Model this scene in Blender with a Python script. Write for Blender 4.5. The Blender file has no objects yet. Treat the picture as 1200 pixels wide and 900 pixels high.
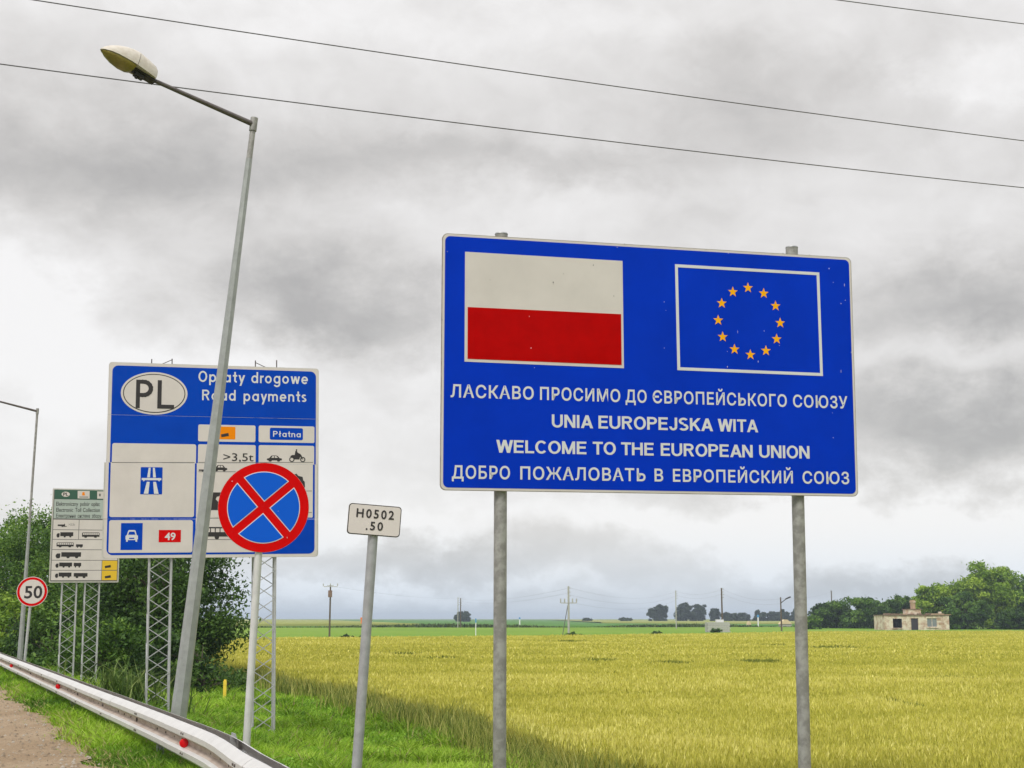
import bpy, math, random
import numpy as np
from mathutils import Matrix, Vector

# ------------------------------------------------------------------ camera
F, HZ, CZ = 1600.0, 725.0, 1.68           # focal length in photo pixels, horizon row, eye height
PITCH = math.atan((HZ - 450) / F)
S = bpy.context.scene
cam_d = bpy.data.cameras.new('camera'); cam = bpy.data.objects.new('camera', cam_d)
S.collection.objects.link(cam); S.camera = cam
cam.location = (0, 0, CZ); cam.rotation_euler = (math.pi / 2 + PITCH, 0, 0)
cam_d.sensor_width = 36; cam_d.lens = 36 * F / 1200
cam_d.clip_start = 0.1; cam_d.clip_end = 20000

SUN_EL, SUN_AZ = math.radians(52), math.radians(205)      # azimuth clockwise from +Y: behind the camera, to the left
SUN_STRENGTH, NISHITA, CLOUD_GAIN, EXPOSURE = 1.5, 0.10, 1.0, 0.62
HAZE_DENSITY = 0.00026

S.view_settings.view_transform = 'Standard'; S.view_settings.look = 'None'
S.view_settings.exposure = EXPOSURE; S.view_settings.gamma = 1
S.render.film_transparent = False

def ray(x, y):
    u = (x - 600) / F; v = (450 - y) / F
    return Vector((u, math.cos(PITCH) - v * math.sin(PITCH), math.sin(PITCH) + v * math.cos(PITCH)))
def at(x, y, Y):
    r = ray(x, y); return r * (Y / r.y) + Vector((0, 0, CZ))
def srgb(r, g, b):
    f = lambda c: (c / 255 / 12.92) if c <= 10 else ((c / 255 + .055) / 1.055) ** 2.4
    return (f(r), f(g), f(b))

# ------------------------------------------------------------------ sky
def build_world():
    w = bpy.data.worlds.new('World'); S.world = w; w.use_nodes = True
    nt = w.node_tree; N = nt.nodes; L = nt.links; N.clear()
    def M(op, a, b=None, c=None, clamp=False):
        n = N.new('ShaderNodeMath'); n.operation = op; n.use_clamp = clamp
        for i, q in enumerate((a, b, c)):
            if q is None: continue
            if isinstance(q, (int, float)): n.inputs[i].default_value = q
            else: L.new(q, n.inputs[i])
        return n.outputs[0]
    tc = N.new('ShaderNodeTexCoord'); D = tc.outputs['Generated']
    sep = N.new('ShaderNodeSeparateXYZ'); L.new(D, sep.inputs[0])
    x, y, z = sep.outputs
    az = M('ARCTAN2', x, y); el = M('ARCSINE', z)
    comb = N.new('ShaderNodeCombineXYZ'); L.new(az, comb.inputs[0]); L.new(M('MULTIPLY', el, 1.45), comb.inputs[1])
    def noise(vec, scale, detail, rough, off=0.0, dist=0.0):
        m = N.new('ShaderNodeVectorMath'); m.operation = 'ADD'; L.new(vec, m.inputs[0]); m.inputs[1].default_value = (off, off * .7, off * .3)
        n = N.new('ShaderNodeTexNoise'); n.inputs['Scale'].default_value = scale; n.inputs['Detail'].default_value = detail
        n.inputs['Roughness'].default_value = rough; n.inputs['Distortion'].default_value = dist
        L.new(m.outputs[0], n.inputs['Vector']); return n
    # warp the (azimuth, elevation) plane so that the cloud masses get ragged edges
    wv = noise(comb.outputs[0], 8, 10, .64, 3.1)
    sub = N.new('ShaderNodeVectorMath'); sub.operation = 'SUBTRACT'; L.new(wv.outputs['Color'], sub.inputs[0]); sub.inputs[1].default_value = (.5, .5, .5)
    scl = N.new('ShaderNodeVectorMath'); scl.operation = 'MULTIPLY'; L.new(sub.outputs[0], scl.inputs[0]); scl.inputs[1].default_value = (.26, .13, 0)
    plane = N.new('ShaderNodeCombineXYZ'); L.new(az, plane.inputs[0]); L.new(el, plane.inputs[1])
    wp = N.new('ShaderNodeVectorMath'); wp.operation = 'ADD'; L.new(plane.outputs[0], wp.inputs[0]); L.new(scl.outputs[0], wp.inputs[1])
    # cloud masses: photo row/column of the centre, half widths in photo pixels, change of brightness
    masses = [
        (150, 200, 340, 85, -.21), (60, 390, 150, 75, .13), (410, 355, 125, 55, -.23), (450, 262, 170, 38, .06),
        (270, 425, 150, 40, .14), (640, 190, 220, 30, -.10), (900, 110, 180, 60, -.12), (1130, 90, 90, 30, .12),
        (680, 250, 150, 30, .05), (1130, 352, 190, 48, -.24), (1110, 425, 120, 24, .08), (1140, 508, 280, 60, -.30),
        (1000, 612, 420, 30, .22), (420, 560, 130, 70, .07), (450, 618, 130, 18, .08), (40, 500, 120, 90, .12), (120, 360, 60, 30, .06), (20, 330, 60, 40, .07),
        (1080, 675, 240, 24, -.17), (470, 655, 240, 22, -.13), (470, 692, 230, 9, .11), (500, 716, 400, 10, -.05), (540, 30, 420, 30, .07), (430, 470, 60, 40, .05),
        (820, 215, 900, 60, -.05),
    ]
    total = None
    for (px, py, wx, wy, A) in masses:
        r = ray(px, py); a0 = math.atan2(r.x, r.y); e0 = math.asin(r.z / r.length)
        s1 = N.new('ShaderNodeVectorMath'); s1.operation = 'SUBTRACT'; L.new(wp.outputs[0], s1.inputs[0]); s1.inputs[1].default_value = (a0, e0, 0)
        s2 = N.new('ShaderNodeVectorMath'); s2.operation = 'MULTIPLY'; L.new(s1.outputs[0], s2.inputs[0]); s2.inputs[1].default_value = (F / wx, F / wy, 0)
        s3 = N.new('ShaderNodeVectorMath'); s3.operation = 'DOT_PRODUCT'; L.new(s2.outputs[0], s3.inputs[0]); L.new(s2.outputs[0], s3.inputs[1])
        e = M('MULTIPLY', M('EXPONENT', M('MULTIPLY', s3.outputs['Value'], -1.0)), A)
        total = e if total is None else M('ADD', total, e)
    n1 = noise(comb.outputs[0], 5.5, 9, .55, 7.7, .6)
    n2 = noise(comb.outputs[0], 24, 8, .6, 1.3, .8)
    fb = M('ADD', M('MULTIPLY', M('SUBTRACT', n1.outputs['Fac'], .5), .30), M('MULTIPLY', M('SUBTRACT', n2.outputs['Fac'], .5), .15))
    lum = M('ADD', M('MULTIPLY', M('ADD', total, fb), .82), .53)
    lum = M('MINIMUM', M('MAXIMUM', lum, .30), .625)
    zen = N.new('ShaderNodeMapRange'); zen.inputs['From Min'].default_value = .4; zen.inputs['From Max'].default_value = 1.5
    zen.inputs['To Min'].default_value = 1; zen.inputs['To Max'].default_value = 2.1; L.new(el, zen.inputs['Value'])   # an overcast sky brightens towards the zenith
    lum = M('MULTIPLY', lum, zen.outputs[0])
    # slightly warm in the dark parts of the deck, neutral in the bright ones
    ramp = N.new('ShaderNodeMapRange'); ramp.inputs['From Min'].default_value = .42; ramp.inputs['From Max'].default_value = .8
    L.new(lum, ramp.inputs['Value'])
    tint = N.new('ShaderNodeMix'); tint.data_type = 'RGBA'; L.new(ramp.outputs[0], tint.inputs[0])
    tint.inputs[6].default_value = (1.03, .992, .955, 1); tint.inputs[7].default_value = (.995, .995, 1.005, 1)
    # blue rain veil under the deck, low on the horizon
    low = N.new('ShaderNodeMapRange'); low.inputs['From Min'].default_value = 0.0; low.inputs['From Max'].default_value = .075
    low.inputs['To Min'].default_value = 1; low.inputs['To Max'].default_value = 0; low.interpolation_type = 'SMOOTHSTEP'
    L.new(el, low.inputs['Value'])
    t2 = N.new('ShaderNodeMix'); t2.data_type = 'RGBA'; L.new(low.outputs[0], t2.inputs[0]); L.new(tint.outputs[2], t2.inputs[6])
    t2.inputs[7].default_value = (.86, .94, 1.04, 1)
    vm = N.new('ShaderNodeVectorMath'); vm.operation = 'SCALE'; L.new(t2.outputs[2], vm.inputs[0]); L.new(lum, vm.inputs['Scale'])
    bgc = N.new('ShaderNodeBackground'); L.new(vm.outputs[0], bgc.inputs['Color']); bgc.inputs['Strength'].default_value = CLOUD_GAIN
    sky = N.new('ShaderNodeTexSky'); sky.sky_type = 'NISHITA'; sky.sun_disc = False
    sky.sun_elevation = SUN_EL; sky.sun_rotation = SUN_AZ
    bgs = N.new('ShaderNodeBackground'); L.new(sky.outputs[0], bgs.inputs['Color']); bgs.inputs['Strength'].default_value = NISHITA
    mix = N.new('ShaderNodeMixShader'); mix.inputs[0].default_value = .94
    L.new(bgs.outputs[0], mix.inputs[1]); L.new(bgc.outputs[0], mix.inputs[2])
    out = N.new('ShaderNodeOutputWorld'); L.new(mix.outputs[0], out.inputs['Surface'])
build_world()

sun_d = bpy.data.lights.new('sun', 'SUN'); sun = bpy.data.objects.new('sun', sun_d); S.collection.objects.link(sun)
sun_d.energy = SUN_STRENGTH; sun_d.angle = math.radians(14); sun_d.color = (1, .96, .9)
sd = Vector((math.sin(SUN_AZ) * math.cos(SUN_EL), math.cos(SUN_AZ) * math.cos(SUN_EL), math.sin(SUN_EL)))
sun.rotation_euler = sd.to_track_quat('Z', 'Y').to_euler()

# ------------------------------------------------------------------ materials
def mat(name, col, rough=.6, metal=0, vary=0.0, scale=4.0, col2=None, bump=0.0, bscale=40, spec=.5, thr=None, vor=False):
    m = bpy.data.materials.new(name); m.use_nodes = True
    nt = m.node_tree; N = nt.nodes; L = nt.links; b = N['Principled BSDF']
    b.inputs['Roughness'].default_value = rough; b.inputs['Metallic'].default_value = metal
    b.inputs['Specular IOR Level'].default_value = spec
    b.inputs['Base Color'].default_value = (*col, 1)
    tc = N.new('ShaderNodeTexCoord')
    if vary or col2:
        if vor:
            n = N.new('ShaderNodeTexVoronoi'); n.inputs['Scale'].default_value = scale; src = n.outputs['Color']
            sp = N.new('ShaderNodeSeparateColor'); L.new(src, sp.inputs[0]); fac = sp.outputs[0]
        else:
            n = N.new('ShaderNodeTexNoise'); n.inputs['Scale'].default_value = scale; n.inputs['Detail'].default_value = 6
            n.inputs['Roughness'].default_value = .62; fac = n.outputs['Fac']
        L.new(tc.outputs['Object'], n.inputs['Vector'])
        r = N.new('ShaderNodeMapRange'); lo, hi = thr or (.3, .7)
        r.inputs['From Min'].default_value = lo; r.inputs['From Max'].default_value = hi; L.new(fac, r.inputs['Value'])
        mx = N.new('ShaderNodeMix'); mx.data_type = 'RGBA'; L.new(r.outputs[0], mx.inputs[0])
        c2 = col2 or tuple(c * (1 - vary) for c in col); c1 = col if col2 else tuple(min(1, c * (1 + vary)) for c in col)
        mx.inputs[6].default_value = (*c2, 1); mx.inputs[7].default_value = (*c1, 1)
        L.new(mx.outputs[2], b.inputs['Base Color'])
    if bump:
        n2 = N.new('ShaderNodeTexNoise'); n2.inputs['Scale'].default_value = bscale; n2.inputs['Detail'].default_value = 5
        L.new(tc.outputs['Object'], n2.inputs['Vector'])
        bp = N.new('ShaderNodeBump'); bp.inputs['Strength'].default_value = bump; bp.inputs['Distance'].default_value = .02
        L.new(n2.outputs['Fac'], bp.inputs['Height']); L.new(bp.outputs[0], b.inputs['Normal'])
    return m
def leaf_mat(name, rough=.6, trans=.25):
    m = bpy.data.materials.new(name); m.use_nodes = True
    nt = m.node_tree; N = nt.nodes; L = nt.links; b = N['Principled BSDF']
    a = N.new('ShaderNodeAttribute'); a.attribute_name = 'col'
    L.new(a.outputs['Color'], b.inputs['Base Color']); b.inputs['Roughness'].default_value = rough
    b.inputs['Specular IOR Level'].default_value = .25
    t = N.new('ShaderNodeBsdfTranslucent'); L.new(a.outputs['Color'], t.inputs['Color'])
    mx = N.new('ShaderNodeMixShader'); mx.inputs[0].default_value = trans
    L.new(b.outputs[0], mx.inputs[1]); L.new(t.outputs[0], mx.inputs[2]); L.new(mx.outputs[0], N['Material Output'].inputs['Surface'])
    return m

SIGN_BLUE = (.0005, .034, .50)
M_ = {
    'blue': mat('sign_blue', SIGN_BLUE, .5, vary=.10, scale=1.5, spec=.04),
    'blue2': mat('road_sign_blue', (.0008, .054, .45), .5, vary=.10, scale=1.2, spec=.05),
    'discblue': mat('disc_blue', (.001, .10, .62), .4, spec=.15),
    'white': mat('sign_white', (.64, .59, .555), .5, vary=.06, scale=2, spec=.2),
    'letter': mat('letter_white', (.66, .66, .66), .45, vary=.04, scale=3),
    'red': mat('flag_red', (.45, .001, .0008), .5, spec=.03, vary=.10, scale=6, bump=.06, bscale=60),
    'discred': mat('disc_red', (.62, .002, .002), .45, spec=.05, vary=.06, scale=4),
    'yellow': mat('star_yellow', (.95, .43, .008), .5, spec=.05),
    'amber': mat('plate_amber', (.85, .25, .003), .5, spec=.05),
    'sand': mat('plate_yellow', (.75, .48, .02), .45),
    'black': mat('print_black', (.022, .018, .018), .5),
    'grey': mat('print_grey', (.13, .125, .12), .5),
    'green': mat('plate_green', (.03, .10, .065), .5),
    'pale': mat('plate_pale_green', (.40, .46, .42), .5),
    'alu': mat('aluminium_edge', (.55, .53, .48), .4, .25, vary=.12, scale=12),
    'edgegrey': mat('weathered_edge', (.30, .26, .22), .55, .1, vary=.3, scale=14),
    'galv': mat('galvanised_steel', (.36, .365, .37), .5, .35, vary=.16, scale=16, bump=.05, bscale=90),
    'galvpost': mat('mottled_galvanised_post', (.38, .37, .35), .6, .2, col2=(.25, .24, .225), scale=11, thr=(.42, .62), bump=.08, bscale=60),
    'galvlight': mat('pale_galvanised_mast', (.46, .465, .47), .5, .3, vary=.12, scale=10),
    'polelight': mat('pale_lamp_pole', (.34, .355, .345), .5, .3, vary=.14, scale=9, bump=.05),
    'poledark': mat('brown_steel_arm', (.14, .12, .115), .6, .3, vary=.2, scale=9),
    'railw': mat('guardrail_white', (.60, .59, .575), .45, .25, vary=.08, scale=5),
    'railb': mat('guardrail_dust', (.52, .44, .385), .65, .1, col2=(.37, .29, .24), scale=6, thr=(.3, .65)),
    'bolt': mat('dark_bolt', (.12, .10, .09), .5, .6),
    'reflector': mat('red_reflector', (.62, .004, .008), .5, spec=.2),
    'lampshell': mat('lamp_housing', (.62, .57, .50), .5, vary=.10, scale=14, col2=(.52, .46, .38), thr=(.35, .6)),
    'lampglass': mat('lamp_bowl', (.30, .23, .05), .3, vary=.25, scale=20),
    'dark': mat('dark_fitting', (.035, .03, .028), .6),
    'wire': mat('overhead_wire', (.10, .095, .10), .6),
    'wood': mat('weathered_pole_wood', (.115, .085, .065), .85, vary=.2, scale=5),
    'concrete': mat('pole_concrete', (.40, .39, .37), .85, vary=.12, scale=3),
    'plaster': mat('peeling_plaster', (.68, .60, .48), .9, col2=(.46, .31, .22), scale=1.1, thr=(.40, .56), bump=.3, bscale=3),
    'roof': mat('ruined_roof_slab', (.22, .14, .105), .9, vary=.3, scale=2, bump=.4, bscale=4),
    'brick': mat('old_brick', (.40, .27, .18), .9, vary=.2, scale=2.5),
    'postpale': mat('pale_sign_post', (.60, .60, .58), .5, .15, vary=.12, scale=8),
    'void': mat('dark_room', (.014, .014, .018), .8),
    'glass': mat('dusty_pane', (.20, .22, .23), .25),
    'door': mat('old_dark_door', (.035, .028, .04), .7),
    'block': mat('concrete_block', (.42, .41, .39), .9, vary=.12, scale=1.5, bump=.2, bscale=6),
    'thatch': mat('pale_roof', (.62, .50, .30), .9),
    'bark': mat('tree_bark', (.10, .08, .06), .9, vary=.3, scale=8, bump=.4, bscale=20),
    'leaf': leaf_mat('foliage'),
    'grassm': leaf_mat('grass_blades', .65, .3),
    'wheatm': leaf_mat('wheat_ears', .7, .2),
    'markeryellow': mat('marker_yellow', (.85, .62, .06), .5),
    'markerwhite': mat('marker_white', (.75, .75, .75), .5),
    'markerblue': mat('marker_blue', (.08, .3, .6), .5),
    'markerorange': mat('marker_orange', (.75, .2, .03), .5),
}

# ------------------------------------------------------------------ helpers
COL = S.collection
def setp(o, label=None, cat=None, group=None, kind=None):
    if label: o['label'] = label
    if cat: o['category'] = cat
    if group: o['group'] = group
    if kind: o['kind'] = kind
    return o
def empty(name, loc=(0, 0, 0), label=None, cat=None, group=None, matrix=None):
    o = bpy.data.objects.new(name, None); COL.objects.link(o); o.empty_display_size = .2
    if matrix is not None: o.matrix_world = matrix
    else: o.location = loc
    return setp(o, label, cat, group)

class MB:
    def __init__(s): s.v = []; s.f = []; s.m = []
    def add(s, v, f, mi=0):
        k = len(s.v); s.v += [tuple(q) for q in v]; s.f += [tuple(i + k for i in q) for q in f]; s.m += [mi] * len(f); return s
    def box(s, c, d, mi=0, rot=None):
        x, y, z = (q / 2 for q in d); P = [Vector((a * x, b * y, e * z)) for e in (-1, 1) for b in (-1, 1) for a in (-1, 1)]
        if rot is not None: P = [rot @ p for p in P]
        P = [p + Vector(c) for p in P]
        return s.add(P, [(0, 2, 3, 1), (4, 5, 7, 6), (0, 1, 5, 4), (2, 6, 7, 3), (0, 4, 6, 2), (1, 3, 7, 5)], mi)
    def plate(s, pts, y0, y1, mi=0):          # polygon in local x-z, front at y0 (smaller y faces the viewer)
        n = len(pts)
        area = sum(pts[i][0] * pts[(i + 1) % n][1] - pts[(i + 1) % n][0] * pts[i][1] for i in range(n))
        if area < 0: pts = pts[::-1]
        V = [(a, y0, b) for a, b in pts] + [(a, y1, b) for a, b in pts]
        Fs = [tuple(range(n)), tuple(range(2 * n - 1, n - 1, -1))] + [(i, i + n, (i + 1) % n + n, (i + 1) % n) for i in range(n)]
        return s.add(V, Fs, mi)
    def tube(s, pts, rad, n=10, mi=0, cap=True):
        pts = [Vector(p) for p in pts]; rad = rad if isinstance(rad, (list, tuple)) else [rad] * len(pts)
        V = []; up = None
        for i, p in enumerate(pts):
            d = (pts[min(i + 1, len(pts) - 1)] - pts[max(i - 1, 0)]).normalized()
            if up is None: up = Vector((0, 1, 0)) if abs(d.z) > .9 else Vector((0, 0, 1))
            a = d.cross(up).normalized(); b = d.cross(a).normalized()
            for k in range(n):
                t = 2 * math.pi * (k + .5) / n; V.append(p + (a * math.cos(t) + b * math.sin(t)) * rad[i])
        Fs = []
        for i in range(len(pts) - 1):
            for k in range(n):
                Fs.append((i * n + k, (i + 1) * n + k, (i + 1) * n + (k + 1) % n, i * n + (k + 1) % n))
        if cap: Fs += [tuple(range(n)), tuple(range(len(V) - 1, len(V) - n - 1, -1))]
        return s.add(V, Fs, mi)
    def mesh(s, name, mats, smooth=False):
        me = bpy.data.meshes.new(name); me.from_pydata(s.v, [], s.f)
        for m in (mats if isinstance(mats, (list, tuple)) else [mats]): me.materials.append(M_[m] if isinstance(m, str) else m)
        me.polygons.foreach_set('material_index', s.m)
        if smooth:
            me.polygons.foreach_set('use_smooth', [True] * len(s.f))
        me.update()
        return me
    def build(s, name, mats, parent=None, smooth=False, **k):
        me = s.mesh(name, mats, smooth)
        if smooth and hasattr(me, 'set_sharp_from_angle'): me.set_sharp_from_angle(angle=math.radians(40))
        return link(me, name, parent, **k)
def link(me, name, parent=None, matrix=None, loc=None, **k):
    o = bpy.data.objects.new(name, me); COL.objects.link(o)
    if parent is not None: o.parent = parent
    if matrix is not None: o.matrix_local = matrix
    if loc is not None: o.location = loc
    return setp(o, **k)

def rrect(a0, b0, a1, b1, r, n=5):
    P = []
    for cx, cy, t0 in ((a1 - r, b1 - r, 0), (a0 + r, b1 - r, 90), (a0 + r, b0 + r, 180), (a1 - r, b0 + r, 270)):
        for i in range(n + 1):
            t = math.radians(t0 + 90 * i / n); P.append((cx + r * math.cos(t), cy + r * math.sin(t)))
    return P
def ellipse(cx, cy, rx, ry, n=48):
    return [(cx + rx * math.cos(2 * math.pi * i / n), cy + ry * math.sin(2 * math.pi * i / n)) for i in range(n)]

_font_cap = {}
def text_mesh(s, bold=0.0, spacing=1.0, res=3):
    cu = bpy.data.curves.new('t', 'FONT'); cu.body = s; cu.offset = bold; cu.space_character = spacing
    cu.resolution_u = res; cu.fill_mode = 'FRONT'
    o = bpy.data.objects.new('t', cu); COL.objects.link(o)
    dg = bpy.context.evaluated_depsgraph_get(); dg.update()
    me = bpy.data.meshes.new_from_object(o.evaluated_get(dg))
    V = [(v.co.x, v.co.y) for v in me.vertices]; Fs = [tuple(p.vertices) for p in me.polygons]
    bpy.data.objects.remove(o); bpy.data.curves.remove(cu); bpy.data.meshes.remove(me)
    return V, Fs
CAPH = None
def cap_height(bold):
    if bold not in _font_cap:
        V, _ = text_mesh('H', bold); ys = [q[1] for q in V]; _font_cap[bold] = (min(ys), max(ys))
    return _font_cap[bold]

def terrain_offset(X, Y): return (X - (2.55 - .437 * Y)) * .9163
def ground_z(X, Y):
    o = terrain_offset(X, Y)
    z = np.interp(o, [-60, -12, -4, -1.1, -.5, .25, 1.2, 4.2, 6.5, 9, 1e5], [-.6, .16, .2, .2, .23, .22, .0, -.68, -.80, -.8, -.8])
    z = z + np.interp(Y, [-1e5, 250, 1500, 1e5], [0, 0, .8, .8]) * (o > 0)
    return z

# sign lettering drawn as uniform strokes: 'bold' capitals and 'road' (rounded road-sign) letters
def stroke_word(word, font):
    w = .168 if font == 'bold' else .150
    h = w / 2; X = .70; out = []; x = 0.0
    def line_(x0, y0, x1, y1, e0=0, e1=0):
        d = math.hypot(x1 - x0, y1 - y0); ux, uy = (x1 - x0) / d, (y1 - y0) / d
        x0 -= ux * e0; y0 -= uy * e0; x1 += ux * e1; y1 += uy * e1
        return [[(x0 - uy * h, y0 + ux * h), (x1 - uy * h, y1 + ux * h), (x1 + uy * h, y1 - ux * h), (x0 + uy * h, y0 - ux * h)]]
    def diag(x0, y0, x1, y1, hw=None):
        hw = (hw or w * 1.12) / 2; return [[(x0 - hw, y0), (x0 + hw, y0), (x1 + hw, y1), (x1 - hw, y1)]]
    def arc(cx, cy, rx, ry, a0, a1, n=18):
        P = []; rx -= h; ry -= h
        T = [math.radians(a0 + (a1 - a0) * i / n) for i in range(n + 1)]
        for t0, t1 in zip(T, T[1:]):
            P.append([(cx + (rx + h) * math.cos(t0), cy + (ry + h) * math.sin(t0)), (cx + (rx + h) * math.cos(t1), cy + (ry + h) * math.sin(t1)),
                      (cx + (rx - h) * math.cos(t1), cy + (ry - h) * math.sin(t1)), (cx + (rx - h) * math.cos(t0), cy + (ry - h) * math.sin(t0))])
        return P
    def V(xx, y0=0, y1=1): return [[(xx - h, y0), (xx + h, y0), (xx + h, y1), (xx - h, y1)]]
    def H(y, x0, x1): return [[(x0, y - h), (x1, y - h), (x1, y + h), (x0, y + h)]]
    for ch in word:
        o = []; gap = .10
        if ch == 'U': W = .72; o = V(h, .34) + V(W - h, .34) + arc(W / 2, .36, W / 2, .37, 180, 360)
        elif ch == 'N': W = .72; o = V(h) + V(W - h) + diag(h * 1.1, 1, W - h * 1.1, 0, w * 1.2)
        elif ch == 'I': W = w; o = V(h)
        elif ch == 'A': W = .80; o = diag(h * 1.1, 0, W / 2, 1) + diag(W - h * 1.1, 0, W / 2, 1) + H(.30, .2, W - .2); gap = .03
        elif ch == 'E': W = .62; o = V(h) + H(1 - h, h, W) + H(.53, h, W - .05) + H(h, h, W)
        elif ch == 'F': W = .60; o = V(h) + H(1 - h, h, W) + H(.53, h, W - .05)
        elif ch == 'L': W = .56; o = V(h) + H(h, h, W); gap = .07
        elif ch == 'T': W = .66; o = V(W / 2) + H(1 - h, 0, W); gap = .05
        elif ch == 'H': W = .72; o = V(h) + V(W - h) + H(.53, h, W - h)
        elif ch == 'O' and font == 'bold': W = .80; o = arc(W / 2, .5, W / 2, .515, 0, 360, 30); gap = .08
        elif ch == 'O': W = .80; o = arc(W / 2, .5, W / 2, .515, 0, 360, 30); gap = .10
        elif ch == 'C': W = .74; o = arc(.39, .5, .39, .515, 42, 318, 24); gap = .08
        elif ch == 'P': W = .66; o = V(h) + H(1 - h, h, W - .30) + H(.42 + h, h, W - .30) + arc(W - .30, (1.42) / 2, .30, .29, -90, 90)
        elif ch == 'R': W = .70; o = V(h) + H(1 - h, h, W - .31) + H(.44 + h, h, W - .31) + arc(W - .33, 1.44 / 2, .30, .28, -90, 90) + diag(W - h * 1.1, 0, W - .34, .5)
        elif ch == 'J': W = .54; o = V(W - h, .3) + arc(W / 2, .29, W / 2, .30, 180, 360)
        elif ch == 'S':
            W = .66; o = arc(W / 2, .735, W / 2 - .01, .275, 30, 270, 18) + arc(W / 2, .26, W / 2, .272, -150, 90, 18)
        elif ch == 'K': W = .72; o = V(h) + diag(W - .10, 1, h, .34, w * 1.3) + diag(W - h * 1.2, 0, .26, .60, w * 1.25); gap = .05
        elif ch == 'W': W = 1.04; o = diag(h * 1.05, 1, W * .27, 0) + diag(W / 2, 1, W * .27, 0) + diag(W / 2, 1, W * .73, 0) + diag(W - h * 1.05, 1, W * .73, 0); gap = .05
        elif ch == 'M': W = .84; o = V(h) + V(W - h) + diag(h * 1.1, 1, W / 2, .0, w) + diag(W - h * 1.1, 1, W / 2, .0, w)
        elif ch in 'opdqgb': W = .64; o = arc(W / 2, X / 2, W / 2, X / 2 + .01, 0, 360, 26)
        if ch == 'p': o += V(h, -.30, X)
        elif ch == 'd': o += V(W - h, 0, 1.02)
        elif ch == 'g': o += V(W - h, -.08, X) + arc(W / 2, -.06, W / 2, .28, 200, 360, 14)
        elif ch == 'a': W = .64; o = arc(W / 2, X / 2, W / 2, X / 2 + .01, 0, 360, 26) + V(W - h, 0, X)
        elif ch == 'e': W = .64; o = arc(W / 2, X / 2, W / 2, X / 2 + .01, 0, 318, 24) + H(X / 2, h, W - .02)
        elif ch == 't': W = .40; o = V(W / 2, .2, .98) + H(X - h, 0, W) + arc(W / 2 + .155, .2, .155 + h, .21, 180, 275, 8); gap = .07
        elif ch == 'ł': W = .34; o = V(W / 2, 0, 1.02) + line_(.0, .42, W, .66)
        elif ch == 'r': W = .38; o = V(h, 0, X) + arc(.30, X - .24, .24, .24, 75, 160, 8); gap = .05
        elif ch == 'y': W = .60; o = diag(h, X, W / 2, .02) + diag(W - h, X, .18, -.3); gap = .06
        elif ch == 'w': W = .88; o = diag(h, X, W * .28, 0) + diag(W / 2, X, W * .28, 0) + diag(W / 2, X, W * .72, 0) + diag(W - h, X, W * .72, 0); gap = .08
        elif ch == 'n': W = .58; o = V(h, 0, X) + V(W - h, 0, X - .27) + arc(W / 2, X - .28, W / 2, .29, 0, 180, 14)
        elif ch == 'm': W = .94; q = (W - w) / 2; o = V(h, 0, X) + V(h + q, 0, X - .25) + V(W - h, 0, X - .25) + arc(h + q / 2, X - .25, q / 2 + h, .26, 0, 180, 12) + arc(h + 1.5 * q, X - .25, q / 2 + h, .26, 0, 180, 12)
        elif ch == 's': W = .48; o = arc(W / 2, X * .735, W / 2 - .01, X * .275, 30, 270, 14) + arc(W / 2, X * .255, W / 2, X * .275, -150, 90, 14)
        out += [[(u + x, v) for u, v in P] for P in o]; x += W + gap * (1.0 if font == 'bold' else 1.9)
    return x - gap * (1.0 if font == 'bold' else 1.9), out

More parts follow.
